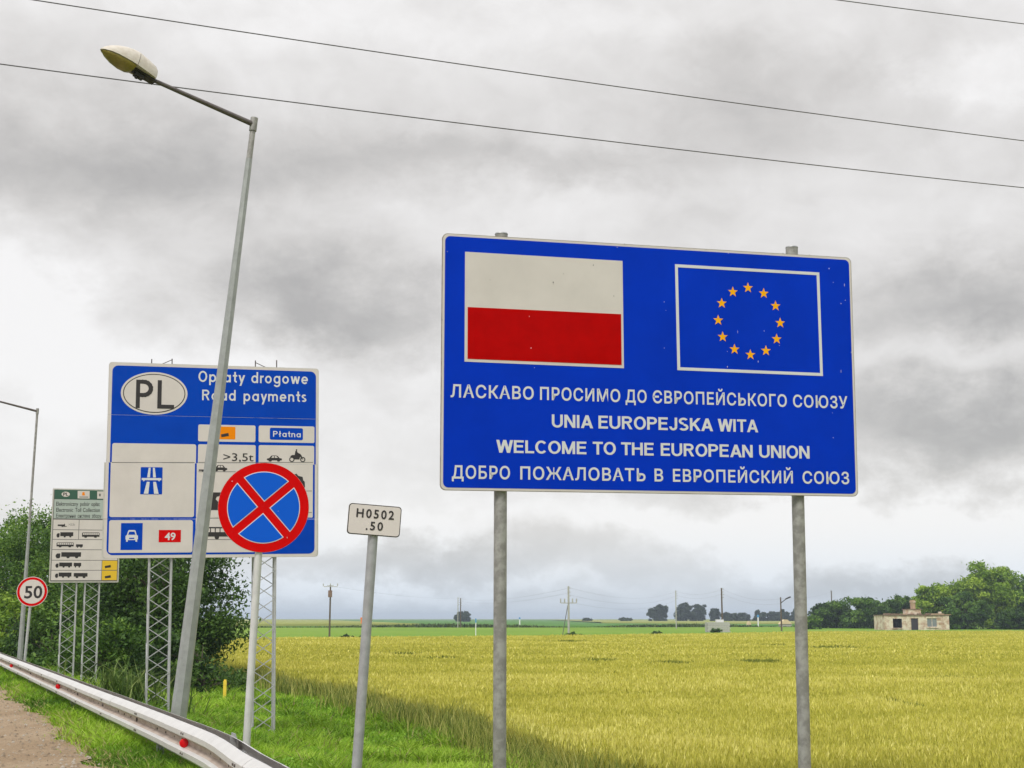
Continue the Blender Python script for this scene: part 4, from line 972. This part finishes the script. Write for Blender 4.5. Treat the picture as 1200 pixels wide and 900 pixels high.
def picto(board, x0, y0, x1, y1, shape, windows=(), layer=3, m='black', mw='white', flip=False):
    ax, ay = board.on(x0, y1); bx, by = board.on(x1, y1); tx, ty = board.on(x0, y0)
    f = lambda P: [(ax + (bx - ax) * ((1 - u) if flip else u), ay + (ty - ay) * v + (by - ay) * ((1 - u) if flip else u)) for u, v in P]
    mb = MB()
    for P in shape: mb.plate(f(P), -.0022 * layer - .0012, -.0022 * layer, 0)
    for P in windows: mb.plate(f(P), -.0022 * layer - .0024, -.0022 * layer - .001, 1)
    return mb.build('pictogram', [m, mw], board.root)
picto(Pb, 312.7, 533.8, 330.2, 541, CAR, CARW)
# motorcycle with rider
ma, mbb = Pb.on(338.6, 541.4); mx, _ = Pb.on(358, 541.4); _, mt = Pb.on(338.6, 526.4); sw, shh = mx - ma, mt - mbb
mb = MB(); f = lambda u, v: (ma + sw * u, mbb + shh * v)
for u in (.17, .83):
    c = f(u, .2); P = ellipse(*c, .052, .052, 14); Q = ellipse(*c, .032, .032, 14)
    for i in range(14): j = (i + 1) % 14; mb.plate([P[i], P[j], Q[j], Q[i]], -.0079, -.0062)
for P in ([(.05, .42), (.18, .55), (.42, .55), (.5, .62), (.66, .66), (.76, .52), (.84, .22), (.79, .2), (.68, .42), (.62, .2), (.3, .2), (.24, .38)], [(.34, .55), (.38, .86), (.46, .9), (.52, .74), (.66, .64), (.64, .58), (.5, .62), (.5, .55)], [(.40, .92), (.42, 1.0), (.48, 1.0), (.5, .93), (.45, .88)]):
    mb.plate([f(*q) for q in P], -.0083, -.0062)
mb.build('pictogram', 'black', Pb.root)
picto(Pb, 233, 549.6, 241.5, 552.6, LOW); picto(Pb, 250, 545, 266.2, 552.4, CAR, CARW); picto(Pb, 305, 545, 321, 552.4, CAR, CARW)
picto(Pb, 246, 577, 259, 597.4, [[(0, 0), (0, 1), (1, 1), (1, .8), (.6, .75), (.5, .6), (.75, .45), (.95, .4), (1, .1), (.8, 0), (.6, 0)]])
picto(Pb, 343, 555, 357.3, 572.5, [[(0, .35), (0, .9), (.3, 1), (.45, .85), (.6, .82), (.8, .78), (.86, .55), (.98, .45), (1, .1), (.9, 0), (.75, .05), (.65, .2)]])
picto(Pb, 240, 616.8, 275, 632.2, [[(0, .22), (0, .95), (1, .95), (1, .22), (.48, .22), (.46, .05), (.4, 0), (.34, .05), (.32, .22)]], [[(.04 + .16 * i, .56), (.04 + .16 * i, .84), (.165 + .16 * i, .84), (.165 + .16 * i, .56)] for i in range(6)])
# motorway symbol
bx0 = pbox(165, 547.4, 189.9, 579.4, .01); Pb.flat('blue_plate', 'blue2', [bx0], 3)
q = Pb.box(165, 547.4, 189.9, 579.4); f = lambda u, v: (q[0] + (q[2] - q[0]) * u, q[1] + (q[3] - q[1]) * v)
Pb.flat('pictogram', 'letter', [[f(*p) for p in P] for P in (
    [(.36, .98), (.45, .98), (.43, .62), (.30, .62)], [(.55, .98), (.64, .98), (.70, .62), (.57, .62)],
    [(.29, .46), (.42, .46), (.37, .02), (.16, .02)], [(.58, .46), (.71, .46), (.84, .02), (.63, .02)],
    [(.05, .6), (.95, .6), (.95, .52), (.88, .52), (.86, .47), (.80, .52), (.2, .52), (.14, .47), (.12, .52), (.05, .52)])], 4)
Pb.flat('blue_plate', 'blue2', [pbox(141.9, 613, 166.5, 644.4, .005)], 3)
q = Pb.box(147, 621.2, 161.8, 634.8)
Pb.flat('pictogram', 'letter', [[f(*p) for p in [(.02, .2), (.02, .5), (.12, .58), (.22, .95), (.3, 1), (.7, 1), (.78, .95), (.88, .58), (.98, .5), (.98, .2), (.93, .18), (.93, 0), (.80, 0), (.80, .14), (.2, .14), (.2, 0), (.07, 0), (.07, .18)]]], 4)
Pb.flat('pictogram', 'blue2', [[f(*p) for p in [(.22, .6), (.3, .86), (.7, .86), (.78, .6)]], [f(*p) for p in [(.3, .24), (.3, .34), (.7, .34), (.7, .24)]]], 5)
Pb.flat('red_plate', 'discred', [pbox(186.1, 621.1, 211.8, 635.4, .005)], 3)
Pb.words('lettering', 'letter', [('49', 193, 633, 205.6, 633, 8.7)], 4, .02)
ml = Pb.on(188.5, 650)[0]; mr = Pb.on(311, 650)[0]
zl = -.15; zr = -.45
masts(Pb, [(ml, .06, zl), (mr, .06, zr)], .40, .28, pz + ph + .06, 'galvlight', .27)
mb = MB()
for zz in (pz + 1.5, pz + .5, pz - .6, pz - 1.6): mb.box((0, .045, zz), (3.8, .025, .06))
mb.build('back_rail', 'galv', Pb.root)
# small fittings sticking up over the top edge
for (px, k) in ((178, 0), (202, 1), (300, 2), (325, 3)):
    a = Pb.on(px, 425)[0]; mb = MB(); mb.tube([(a, .1, pz + ph - .1), (a, .1, pz + ph + .10 + .02 * k)], .012, 6)
    if k in (1, 2): mb.tube([(a + (.0), .1, pz + ph + .10), (a + (.28 if k == 2 else -.25), .12, pz + ph - .02)], .008, 5)
    mb.build('fixing', 'poledark', Pb.root)

# ------------------------------------------------------------------ toll tariff sign
Tb = Board('toll_tariff_sign', (-12.433, 40, 4.0702), .3713, .0126, 0, 4.55, 'grey white toll tariff sign with green header, on lattice masts', 'road sign')
tw, th = 1.9356 / 2, 2.7139 / 2; tz = Tb.z0
mb = MB(); mb.plate(rrect(-tw, tz - th, tw, tz + th, .03), 0, .03); mb.build('board', 'alu', Tb.root)
Tb.flat('dark_border', 'grey', [rrect(-tw + .035, tz - th + .035, tw - .035, tz + th - .035, .02)], 1)
ix0, ix1 = -tw + .055, tw - .055
def tb(u0, y0, u1, y1, x=95): return [(u0, Tb.on(x, y1)[1]), (u1, Tb.on(x, y1)[1]), (u1, Tb.on(x, y0)[1]), (u0, Tb.on(x, y0)[1])]
Tb.flat('green_header', 'green', [tb(ix0, 574.3, ix1, 585.2)], 2)
Tb.flat('pale_field', 'pale', [tb(ix0, 585.6, ix1, 607.8)], 2)
cD = Tb.on(92.4, 620)[0]; cY = Tb.on(119.5, 660)[0]
ys = [608.9, 621.0, 632.3, 644.2, 656.6, 668.3, 680.3]; polys = []
for i in range(6):
    y0, y1 = ys[i] + .35, ys[i + 1] - .35
    polys += [tb(ix0, y0, cD - .008, y1), tb(cD + .008, y0, ix1, y1)] if i < 2 else ([tb(ix0, y0, ix1, y1)] if i < 4 else [tb(ix0, y0, cY - .008, y1)])
Tb.flat('white_field', 'white', polys, 2)
Tb.flat('yellow_plate', 'sand', [tb(cY + .008, ys[i] + .4, ix1, ys[i + 1] - .4) for i in (4, 5)], 2)
Tb.flat('pictogram', 'black', [Tb.poly([(122.8, y + 1.2), (129.6, y), (130, y + 2.8), (123, y + 3.8)]) for y in (662.0, 674)], 3)
c = Tb.on(77, 579.2); Tb.flat('oval', 'white', [ellipse(*c, .115, .075, 24)], 3)
Tb.words('lettering', 'black', [('PL', 74, 581, 80, 581, 3.8)], 4, .02)
Tb.flat('cream_plate', 'white', [Tb.poly([(91, 575.2), (105, 575.4), (105, 584.3), (91, 584.1)]), Tb.poly([(113.9, 575.8), (128, 576), (128, 584.6), (113.9, 584.4)])], 3)
Tb.flat('crest', 'amber', [Tb.poly([(96.4, 577), (99, 576.6), (99.6, 580.6), (96.2, 580.6)])], 4)
Tb.flat('crest_caption', 'grey', [Tb.poly([(93, 582), (103.4, 582.1), (103.4, 583), (93, 582.9)]), Tb.poly([(116, 578.6), (118, 578.6), (118, 581.6), (116, 581.6)])], 4)
Tb.words('lettering', 'black', [('Elektroniczny', 65.8, 592.6, 91.5, 592.8, 4.6), ('pobór', 94, 592.8, 105, 592.9, 4.6), ('opłat', 107, 592.9, 116.8, 593, 4.6),
    ('Electronic', 65.8, 599.7, 85.5, 599.8, 4.6), ('Toll', 88, 599.8, 95, 599.9, 4.6), ('Collection', 97, 599.9, 117, 600, 4.6),
    ('Електронна', 65.8, 606.6, 88.5, 606.7, 4.3), ('система', 91, 606.7, 105.2, 606.8, 4.3), ('збору', 107.6, 606.8, 118.6, 606.9, 4.3), ('плати', 121, 606.9, 132, 607, 4.3)], 3, .006)
z5 = lambda x, y: (x / 5.625, 560 + y / 5.625)
for (x0, y0, x1, y1, sh, wn) in ((380, 303, 440, 324, LOW, ()), (372, 358, 482, 393, TRUCK, ()), (540, 360, 655, 395, BUS, BUSW), (372, 426, 485, 458, BUS, BUSW), (500, 438, 545, 461, TRAIL, ()),
                                 (366, 490, 533, 530, TRUCK, ()), (365, 558, 474, 592, TRUCK, ()), (485, 560, 534, 592, TRAIL, ()), (362, 624, 470, 659, TRUCK, ()), (485, 627, 576, 661, TRAIL, ())):
    p, q_ = z5(x0, y0), z5(x1, y1); picto(Tb, p[0], p[1], q_[0], q_[1], sh, wn)
Tb.words('lettering', 'grey', [('>3,5t', 80.3, 616, 87.8, 616, 2.6)], 3, 0)
ml = Tb.on(81.8, 683)[0]; mr = Tb.on(108.6, 683)[0]
masts(Tb, [(ml, .06, -.3), (mr, .06, -.3)], .40, .26, tz + th - .05, 'galvlight', .29, .020, .011)

# ------------------------------------------------------------------ round signs
def round_sign(name, px, py, Y, dia, yaw, roll, label, drop, foot_px, postr, group=None):
    B = Board(name, at(px, py, Y), yaw, roll, 0, drop, label, 'road sign', group)
    mb = MB(); mb.tube([(0, 0, B.z0), (0, .018, B.z0)], dia / 2, 48); mb.build('disc', 'alu', B.root)
    return B
NS = round_sign('no_stopping_sign', 309, 594.6, 13.7, .9, .20, -.03, 'round red and blue no stopping sign on a slim grey post beside the guardrail', 3.2, None, .03)
z = NS.z0; R0 = .452
NS.flat('red_face', 'discred', [ellipse(0, z, R0 - .004, R0 - .004, 64)], 1)
def wedge(rot, gap, rad, n=16):
    # quadrant of the inner disc left by the two crossing bars
    g = gap; t0 = math.asin(g / rad); P = [(g * math.sqrt(2), 0)]
    A0 = -math.pi / 4 + t0; A1 = math.pi / 4 - t0
    P += [(rad * math.cos(A0 + (A1 - A0) * i / n), rad * math.sin(A0 + (A1 - A0) * i / n)) for i in range(n + 1)]
    c, s = math.cos(rot), math.sin(rot); return [(c * x - s * y, z + s * x + c * y) for x, y in P]
rt = -.035
NS.flat('white_edging', 'letter', [wedge(math.pi / 2 * k + rt, .040, .360) for k in range(4)], 2)
NS.flat('blue_quadrant', 'discblue', [wedge(math.pi / 2 * k + rt, .048, .352) for k in range(4)], 3)
flecks(NS, 'paint_chips', 'letter', [(272, 564, .8, .6), (336.5, 630, .4, 1.3), (326, 599, .4, .4)], 4, 9, kind='stuff')
foot = NS.on(288.5, 876, .05); top = NS.on(303, 648, .05)
d = ((top[0] - foot[0]) / (top[1] - foot[1])); e0 = (foot[0] - d * 1.2, .05, foot[1] - 1.2)
mb = MB(); mb.tube([e0, (top[0] + d * .75, .05, top[1] + .75)], .038, 14); mb.build('post', 'postpale', NS.root, smooth=True)
mb = MB(); mb.box((top[0] + .03, .012, z), (.2, .012, .05)); mb.build('clamp', 'galv', NS.root)

FS = round_sign('speed_limit_sign', 37.7, 693.3, 37.6, .8, .22, 0, 'round white fifty speed limit sign with red ring beside the second street lamp', 2.4, None, .03)
z = FS.z0
FS.flat('white_rim', 'letter', [ellipse(0, z, .402, .402, 48)], 1); FS.flat('red_ring', 'discred', [ellipse(0, z, .388, .388, 48)], 2); FS.flat('white_face', 'white', [ellipse(0, z, .322, .322, 48)], 3)
FS.words('lettering', 'black', [('5', 28.2, 701.4, 37.6, 701.2, 14.6), ('0', 38.9, 701.2, 49.2, 701.0, 14.6)], 4, .02)
top = FS.on(35.3, 711, .05); foot = FS.on(29, 774, .05); d = (top[0] - foot[0]) / (top[1] - foot[1])
mb = MB(); mb.tube([(foot[0] - d * .8, .05, foot[1] - .8), (top[0] + d * .5, .05, top[1] + .5)], .038, 10); mb.build('post', 'galvlight', FS.root, smooth=True)

HB = Board('location_plate', (-.8545, 8.5, 2.2825), .2324, -.0646, 0, 2.3, 'small pale plate lettered H0502 .50 on a tilted grey post', 'sign plate')
z = HB.z0; hw, hh = .3307 / 2, .1912 / 2
mb = MB(); mb.plate(rrect(-hw, z - hh, hw, z + hh, .022), 0, .012); mb.build('plate', 'alu', HB.root)
HB.flat('black_border', 'black', [rrect(-hw + .001, z - hh + .001, hw - .001, z + hh - .001, .021)], 1); HB.flat('face', 'white', [rrect(-hw + .006, z - hh + .006, hw - .006, z + hh - .006, .018)], 2)
HB.words('lettering', 'black', [('H0502', 417.2, 605.9, 461.2, 609.4, 10.4), ('.50', 428.2, 620.9, 448.2, 622.2, 10)], 3, .02, 1.3)
top = HB.on(437, 629, .04); foot = HB.on(418, 900, .04); d = (top[0] - foot[0]) / (top[1] - foot[1])
mb = MB(); mb.tube([(foot[0] - d * 1.0, .04, foot[1] - 1.0), (top[0] + d * .14, .04, top[1] + .14)], .031, 16); mb.build('post', 'galv', HB.root, smooth=True)

# ------------------------------------------------------------------ overhead wires
def wire(pa, pb, Ya, Yb, label, r=.010, ext=(.9, .9)):
    A, B = at(*pa, Ya), at(*pb, Yb); D = B - A; A2 = A - D * ext[0]; B2 = B + D * ext[1]; L = (B2 - A2).length
    o = (A2 + B2) / 2; P = []
    for i in range(41):
        t = i / 40; q = A2.lerp(B2, t); 
        ta, tb_ = ext[0] / (1 + ext[0] + ext[1]), (1 + ext[0]) / (1 + ext[0] + ext[1])
        q.z += 4 * .55 * ((t - .5) ** 2 - (ta - .5) ** 2); P.append(q - o)
    mb = MB(); mb.tube(P, r, 6)
    x = mb.build('overhead_wire', 'wire', smooth=True, label=label, cat='wire', group='wires crossing the sky'); x.location = o; return x
wire((40, 0), (1200, 165), 20, 27, 'upper of the two long wires crossing the whole sky')
wire((0, 75), (1200, 220), 20, 27, 'lower of the two long wires, passing behind the near lamp head')
wire((975, -1), (1200, 28), 24, 26, 'short piece of wire at the top right corner of the sky', ext=(4, 4))

# ------------------------------------------------------------------ far poles
def upole(px, ytop, ybot, Y, r, label, kind, m='wood', ext=.5):
    p = at(px, ybot, Y); gz = float(ground_z(p.x, Y)); top = at(px, ytop, Y).z - gz
    root = empty('utility_pole', (p.x, Y, gz), label, 'utility pole', 'utility poles in the fields')
    mb = MB(); mb.tube([(0, 0, -.3), (0, 0, top)], [r, r * .75], 8); mb.build('pole', m, root)
    if kind == 'cross':
        mb = MB(); mb.box((0, -.1, top - .15), (1.6, .08, .08)); mb.box((0, -.1, top + .0), (.8, .07, .07)); mb.build('crossarm', 'concrete', root)
        for x in (-.85, 0, .85):
            mb = MB(); mb.tube([(x, -.1, top - .1), (x, -.1, top + .22)], .06, 6); mb.build('insulator', 'concrete', root)
        mb = MB(); mb.box((0, -.2, top - 1.0), (.45, .3, .8)); mb.build('switch_box', 'roof', root)
    if kind == 'side':
        for j in range(4):
            mb = MB(); mb.tube([(0, 0, top - .25 - .5 * j), (.28, 0, top - .2 - .5 * j)], .035, 5); mb.tube([(.28, 0, top - .25 - .5 * j), (.28, 0, top - .05 - .5 * j)], .06, 6); mb.build('insulator', 'concrete', root)
    if kind == 'trans':
        mb = MB(); mb.box((0, -.1, top - 2.1), (1.9, .11, .11)); mb.build('crossarm', 'concrete', root)
        for x in (-1, -.5, .5, 1):
            mb = MB(); mb.tube([(x, -.1, top - 2.1), (x, -.1, top - 1.55)], .09, 6); mb.build('insulator', 'concrete', root)
        for j in range(3):
            mb = MB(); mb.tube([(0, 0, top - .25 - .5 * j), (.3, 0, top - .2 - .5 * j)], .04, 5); mb.build('insulator', 'concrete', root)
        mb = MB(); mb.tube([(-.9, 0, -.2), (-.1, 0, top - 2.4)], .05, 6); mb.build('stay_wire', 'wire', root)
    if kind == 'lamp':
        mb = MB(); mb.tube([(0, 0, top - 1.0), (1.0, -.3, top - .2)], .07, 6); mb.box((1.25, -.35, top - .1), (.9, .35, .22), 0, Matrix.Rotation(-.4, 3, 'Y')); mb.build('lamp_arm', 'dark', root)
    return root, p.x, gz + top
u1 = upole(386, 686, 748, 165, .12, 'brown utility pole with cross arm at the left end of the green field', 'cross')
u2 = upole(536.5, 700, 736, 330, .12, 'grey thinner utility pole left of its twin before the lone tree', 'side', 'concrete')
u3 = upole(539.5, 701, 745, 330, .15, 'dark utility pole just right of its twin before the lone tree', 'side')
u4 = upole(666.5, 687, 744, 175, .16, 'stout grey utility pole with transformer arms right of the left sign post', 'trans', 'concrete')
u5 = upole(792.5, 692, 733, 300, .13, 'thin grey utility pole beside the far clump of trees', 'side', 'concrete')
u6 = upole(846.5, 689, 730, 245, .17, 'tall dark utility pole rising behind the concrete enclosure', 'side')
u7 = upole(916, 700, 740, 240, .15, 'utility pole carrying a dark street lamp near the right sign post', 'lamp')
u8 = upole(975.5, 692, 730, 360, .16, 'distant thin pole rising above the dark trees', 'side')
def span(a, b, dz, label, sag=1.2, ym=None, r=.009):
    A = Vector((a[1] + .2, a[0].location.y, a[2] - dz)); B = Vector((b[1] + .2, b[0].location.y, b[2] - dz)); o = (A + B) / 2
    P = [A.lerp(B, i / 16) - o - Vector((0, 0, sag * 4 * (i / 16) * (1 - i / 16))) for i in range(17)]
    mb = MB(); mb.tube(P, r, 4); x = mb.build('power_line', 'wire', label=label, cat='wire', group='power lines between the far poles'); x.location = o
span(u1, u3, .1, 'power line from the brown left pole to the pole before the lone tree', .5)
for k in range(2): span(u3, u4, .2 + .6 * k, ('upper', 'lower')[k] + ' power line between the twin poles and the transformer pole', .8)
for k in range(3): span(u4, u5, .2 + .9 * k, ('top', 'middle', 'bottom')[k] + ' power line between the transformer pole and the thin grey pole', 1.4)
for k in range(2): span(u5, u6, .2 + .8 * k, ('upper', 'lower')[k] + ' power line between the thin grey pole and the tall pole behind the enclosure', .8)
for k in range(2): span(u6, u7, .2 + .8 * k, ('upper', 'lower')[k] + ' power line between the tall pole and the lamp pole', .9)
span(u7, u8, .2, 'power line running from the lamp pole to the distant pole over the trees', .6)

# ------------------------------------------------------------------ marker posts
def marker(px, y0, y1, Y, w, m, m2, label, name='marker_post'):
    cap = name == 'yellow_post'
    p = at(px, y1, Y); gz = float(ground_z(p.x, Y)); h = at(px, y0, Y).z - gz
    root = empty(name, (p.x, Y, gz), label, 'marker post')
    mb = MB(); mb.box((0, 0, h * .4), (w, w, h * .8 + .2)); mb.build('post', m, root)
    mb = MB(); mb.box((0, 0, h * .8 + .1 + h * .1 - .001), (w * (1.04 if cap else 1.5), w * 1.1, h * .2)); mb.box((0, 0, h + .12), (w * .8, w * .8, .04)); mb.build('head', m2, root)
marker(263.5, 802, 809, 41, .085, 'markeryellow', 'markeryellow', 'short yellow marker post in the grass between lamp pole and round sign', 'yellow_post')
marker(557.5, 726, 747, 168, .10, 'markerwhite', 'markerblue', 'white marker post with blue head at the edge of the green field')
marker(609, 724, 728, 420, .35, 'markerwhite', 'markerblue', 'tiny white and blue marker on the skyline right of the left sign post')
marker(423.5, 724, 728, 420, .4, 'markerorange', 'markerorange', 'tiny orange marker on the skyline beside the H0502 post')
marker(888.5, 721, 731, 380, .35, 'markerwhite', 'markerblue', 'blue and white marker in front of the far trees')

# ------------------------------------------------------------------ ruined house
def house():
    Y = 262.; s = Y / F; x0 = (1030.2 - 600) * s; x1 = (1104.6 - 600) * s
    gz = float(ground_z((x0 + x1) / 2, Y)); Wd = x1 - x0; H = at(1060, 721.5, Y).z - gz; D = 7.5
    root = empty('ruined_house', ((x0 + x1) / 2, Y, gz), 'abandoned flat roofed house with peeling plaster and chimney beyond the wheat', 'house')
    X = lambda px: (px - 1067.15) * s; Z = lambda py: at(1067, py, Y).z - gz
    holes = [(X(1039.5), X(1050), Z(735.8), Z(725), 'w'), (X(1060), X(1069.3), -.0, Z(724.6), 'd'), (X(1078.8), X(1090.8), Z(735), Z(724.3), 'w')]
    mb = MB(); xs = [-Wd / 2] + [v for h in holes for v in h[:2]] + [Wd / 2]; t = .35
    for i in range(0, len(xs) - 1, 2): mb.box(((xs[i] + xs[i + 1]) / 2, t / 2, H / 2 - .2), (xs[i + 1] - xs[i], t, H + .4))
    for h in holes:
        mb.box(((h[0] + h[1]) / 2, t / 2 + .004, (h[3] + H) / 2), (h[1] - h[0], t - .008, H - h[3]))
        if h[4] == 'w': mb.box(((h[0] + h[1]) / 2, t / 2 + .004, h[2] / 2 - .2), (h[1] - h[0], t - .008, h[2] + .4))
    for sx in (-1, 1): mb.box((sx * (Wd / 2 - t / 2), D / 2 + t / 2, H / 2 - .2), (t, D - t, H + .4))
    mb.box((0, D, H / 2 - .2), (Wd - .01, t, H + .39)); mb.build('wall', 'plaster', root)
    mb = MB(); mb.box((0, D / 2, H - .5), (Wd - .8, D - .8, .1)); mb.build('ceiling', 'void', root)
    # ragged roof slab: uneven pieces of edge
    rs = random.Random(2); mb = MB(); mb.box((0, D / 2, H + .08), (Wd + .2, D + .3, .16))
    mb.build('roof', 'roof', root)
    x = -Wd / 2 - .2
    while x < Wd / 2:
        w = rs.uniform(.5, 1.4); h = rs.uniform(.06, .30); mb = MB(); mb.box((x + w / 2, .05, H + .16 + h / 2), (w - .05, rs.uniform(.4, .6), h)); mb.build('roof_rubble', 'roof' if rs.random() < .6 else 'brick', root); x += w
    a0, a1 = X(1055), X(1073); zt = Z(715.3)
    mb = MB(); mb.box(((a0 + a1) / 2, 1.2, (H + zt) / 2 + .08), (a1 - a0, 1.6, zt - H + .1)); gable = mb.build('parapet', 'plaster', root)
    mb = MB(); mb.box(((a0 + a1) / 2, 1.2, zt + .2), (a1 - a0 + .3, 1.8, .14)); mb.build('coping', 'roof', gable)
    mb = MB(); c0, c1 = X(1063), X(1067.8); zc = Z(703); mb.box(((c0 + c1) / 2, 1.2, (zt + zc) / 2), (c1 - c0, .8, zc - zt)); ch = mb.build('chimney', 'brick', root)
    mb = MB(); mb.box(((c0 + c1) / 2, 1.2, zc - .35), (c1 - c0 + .18, .98, .25)); mb.build('chimney_band', 'plaster', ch)
    mb = MB(); mb.box((X(1098), 2.0, H + .45), (.5, .5, .6)); mb.build('chimney_stub', 'plaster', root)
    for h in holes:
        w = h[1] - h[0]; c = (h[0] + h[1]) / 2
        if h[4] == 'w':
            mb = MB(); mb.box((c, -.03, h[2] - .07), (w + .35, .25, .13)); mb.build('window_sill', 'plaster', root)
            mb = MB(); zc_ = (h[2] + h[3]) / 2; hh_ = h[3] - h[2]
            for u in (-.5, 0, .5): mb.box((c + u * (w - .08), .14, zc_), (.09, .08, hh_))
            for u in (-.5, .5): mb.box((c, .145, zc_ + u * (hh_ - .08)), (w, .07, .09))
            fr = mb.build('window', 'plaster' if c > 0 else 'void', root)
            if c > 0:
                mb = MB(); mb.box((c, .16, zc_), (w - .1, .02, hh_ - .1)); mb.build('pane', 'glass', fr)
        else:
            mb = MB(); mb.box((c, .2, h[3] / 2), (w - .03, .06, h[3])); dr = mb.build('door', 'door', root)
            for sx in (-1, 1):
                mb = MB(); mb.box((c + sx * (w / 2 - .05), .1, h[3] / 2), (.1, .12, h[3] - .01)); mb.build('door_frame', 'plaster', dr)
    for sx in (-1, 1):
        mb = MB(); mb.box((sx * (Wd / 2 - .35), -.03, H / 2), (.7, .07, H - .02)); mb.build('corner_pillar', 'plaster', root)
    for i in range(5): 
        mb = MB(); u = rs.uniform(-.45, .45); 
        if abs(u) < .12: continue
        mb.box((u * Wd, -.012, rs.uniform(.4, H - .4)), (rs.uniform(.4, 1.2), .03, rs.uniform(.3, .8))); mb.build('brick_patch', 'brick', root)
house()

# concrete enclosure of blocks at the far side of the wheat
def enclosure():
    Y = 222.; s = Y / F; xc = (838.4 - 600) * s; gz = float(ground_z(xc, Y)); Wd = 26 * s; H = at(838, 729, Y).z - gz
    root = empty('concrete_enclosure', (xc, Y, gz), 'small grey concrete block enclosure with a shrub in front beyond the wheat', 'enclosure')
    bw = Wd / 8; bh = H / 7; mb = MB(); mb.box((0, 0, 0), (bw - .02, .2, bh - .02)); me = mb.mesh('block', 'block')
    for r in range(7):
        for c in range(8):
            x = -Wd / 2 + bw * (c + .5) + (bw * .25 if r % 2 else -bw * .25) * .6
            link(me, 'block', root, loc=(x, random.Random(r * 9 + c).uniform(-.02, .02), bh * (r + .5)))
    for sx in (-1, 1):
        for r in range(7):
            mb = MB(); mb.box((sx * (Wd / 2 - .1), 1.5, bh * (r + .5)), (.2, 2.6, bh - .02)); mb.build('side_block', 'block', root)
    mb = MB(); mb.box((.4, 1.6, H + .15), (1.2, 1.2, .5)); mb.build('water_tank', 'markerwhite', root)
enclosure()
p = at(838, 742, 218); tree('shrub', p.x + .1, 218, [(0, 0, .5, .8, .5, .6)], 'small dark shrub growing against the concrete enclosure', 'shrub', T_DARK, 900, .16, 20, None, 88, .04)
for i, (px, yb, Y, w, h, lab) in enumerate([(667 + 8, 744, 172, 1.3, .45, 'low dark bush at the foot of the transformer pole'), (769, 744, 180, .9, .5, 'small weedy bush on the far wheat border'),
                             (404, 748, 150, 1.3, .4, 'low dark bush on the far wheat border beside the H0502 post'), (436, 748, 155, 2.5, .3, 'low spreading bush right of the H0502 post on the wheat border')]):
    q = at(px, yb, Y); tree('bush', q.x, Y, [(0, 0, h * .6, w, .6, h)], lab, 'bush', T_DARK, 1200, .16, 26, 'bushes on the far border of the wheat', 90 + i, .03)
# small pale roofs beyond
for (px, y0, y1, w, lab) in ((920, 726, 732, 14, 'small pale gabled shed roof near the lamp carrying pole'), (877.5, 727.8, 732, 3.5, 'tiny beige hut left of the blue marker')):
    Y = 400.; s = Y / F; p = at(px, y1, Y); gz = float(ground_z(p.x, Y)); h = at(px, y0, Y).z - gz; ww = w * s
    root = empty('shed', (p.x, Y, gz), lab, 'shed')
    mb = MB(); mb.box((0, 0, h * .2), (ww * .9, 3, h * .4 + .2)); mb.build('wall', 'concrete', root)
    mb = MB(); mb.plate([(-ww / 2, h * .4), (ww / 2, h * .4), (ww * .12, h), (-ww * .12, h)], -1.7, 1.7); mb.build('roof', 'thatch', root)

# weeds along the far border of the wheat
def border():
    rs = np.random.RandomState(77); n = 9000; X = rs.rand(n) * 180 - 60
    Yb = np.interp(X, [-60, -17, 6, 24, 36, 46, 150], [124, 131, 150, 168, 185, 200, 215]); Y = Yb + rs.randn(n) * .7 + .5
    k = value_noise(X * .12, X * 0 + 3, 71); keep = rs.rand(n) < k ** 2 * 2 + .5 * (X < 8); X, Y, k = X[keep], Y[keep], k[keep]
    c = lerp_cols(rs.rand(len(X)), (.05, .07, .02), (.10, .13, .03), (.17, .18, .05))
    V, T, C = blades(X, Y, ground_z(X, Y), .45 + .55 * rs.rand(len(X)) * k, np.full(len(X), .14), .7, rs, c)
    link(np_mesh('border_weeds', V, T, M_['grassm'], C), 'border_weeds', kind='stuff', label='dark weeds along the far edge of the wheat', cat='weeds')
border()
def hedge():
    rs = np.random.RandomState(78); n = 12000; X = rs.rand(n) * 330 - 170; Y = np.interp(X, [-170, -52, 0, 60, 160], [330, 331, 336, 351, 345]) + rs.randn(n) * 1.5
    k = value_noise(X * .06, X * 0 + 3, 73); keep = rs.rand(n) < k + .25; X, Y, k = X[keep], Y[keep], k[keep]
    c = lerp_cols(rs.rand(len(X)), (.03, .05, .015), (.07, .11, .02), (.12, .17, .03))
    V, T, C = blades(X, Y, ground_z(X, Y), (.5 + .7 * rs.rand(len(X))) * (.5 + k), np.full(len(X), .5), .6, rs, c)
    link(np_mesh('field_margin', V, T, M_['grassm'], C), 'field_margin', kind='stuff', label='thin dark weedy margin between the bright and the dark green fields', cat='weeds')
hedge()

# ------------------------------------------------------------------ haze
mb = MB(); mb.box((0, 3000, 14), (14600, 13000, 34)); hz = mb.build('haze', 'dark', kind='stuff')
hm = bpy.data.materials.new('haze_air'); hm.use_nodes = True; nt = hm.node_tree; nt.nodes.clear()
vo = nt.nodes.new('ShaderNodeVolumePrincipled'); vo.inputs['Color'].default_value = (.72, .84, 1, 1); vo.inputs['Density'].default_value = HAZE_DENSITY
mo = nt.nodes.new('ShaderNodeOutputMaterial'); nt.links.new(vo.outputs[0], mo.inputs['Volume'])
hz.data.materials.clear(); hz.data.materials.append(hm)
hz['label'] = 'thin blue grey air between the near signs and the far trees'; hz['category'] = 'haze'
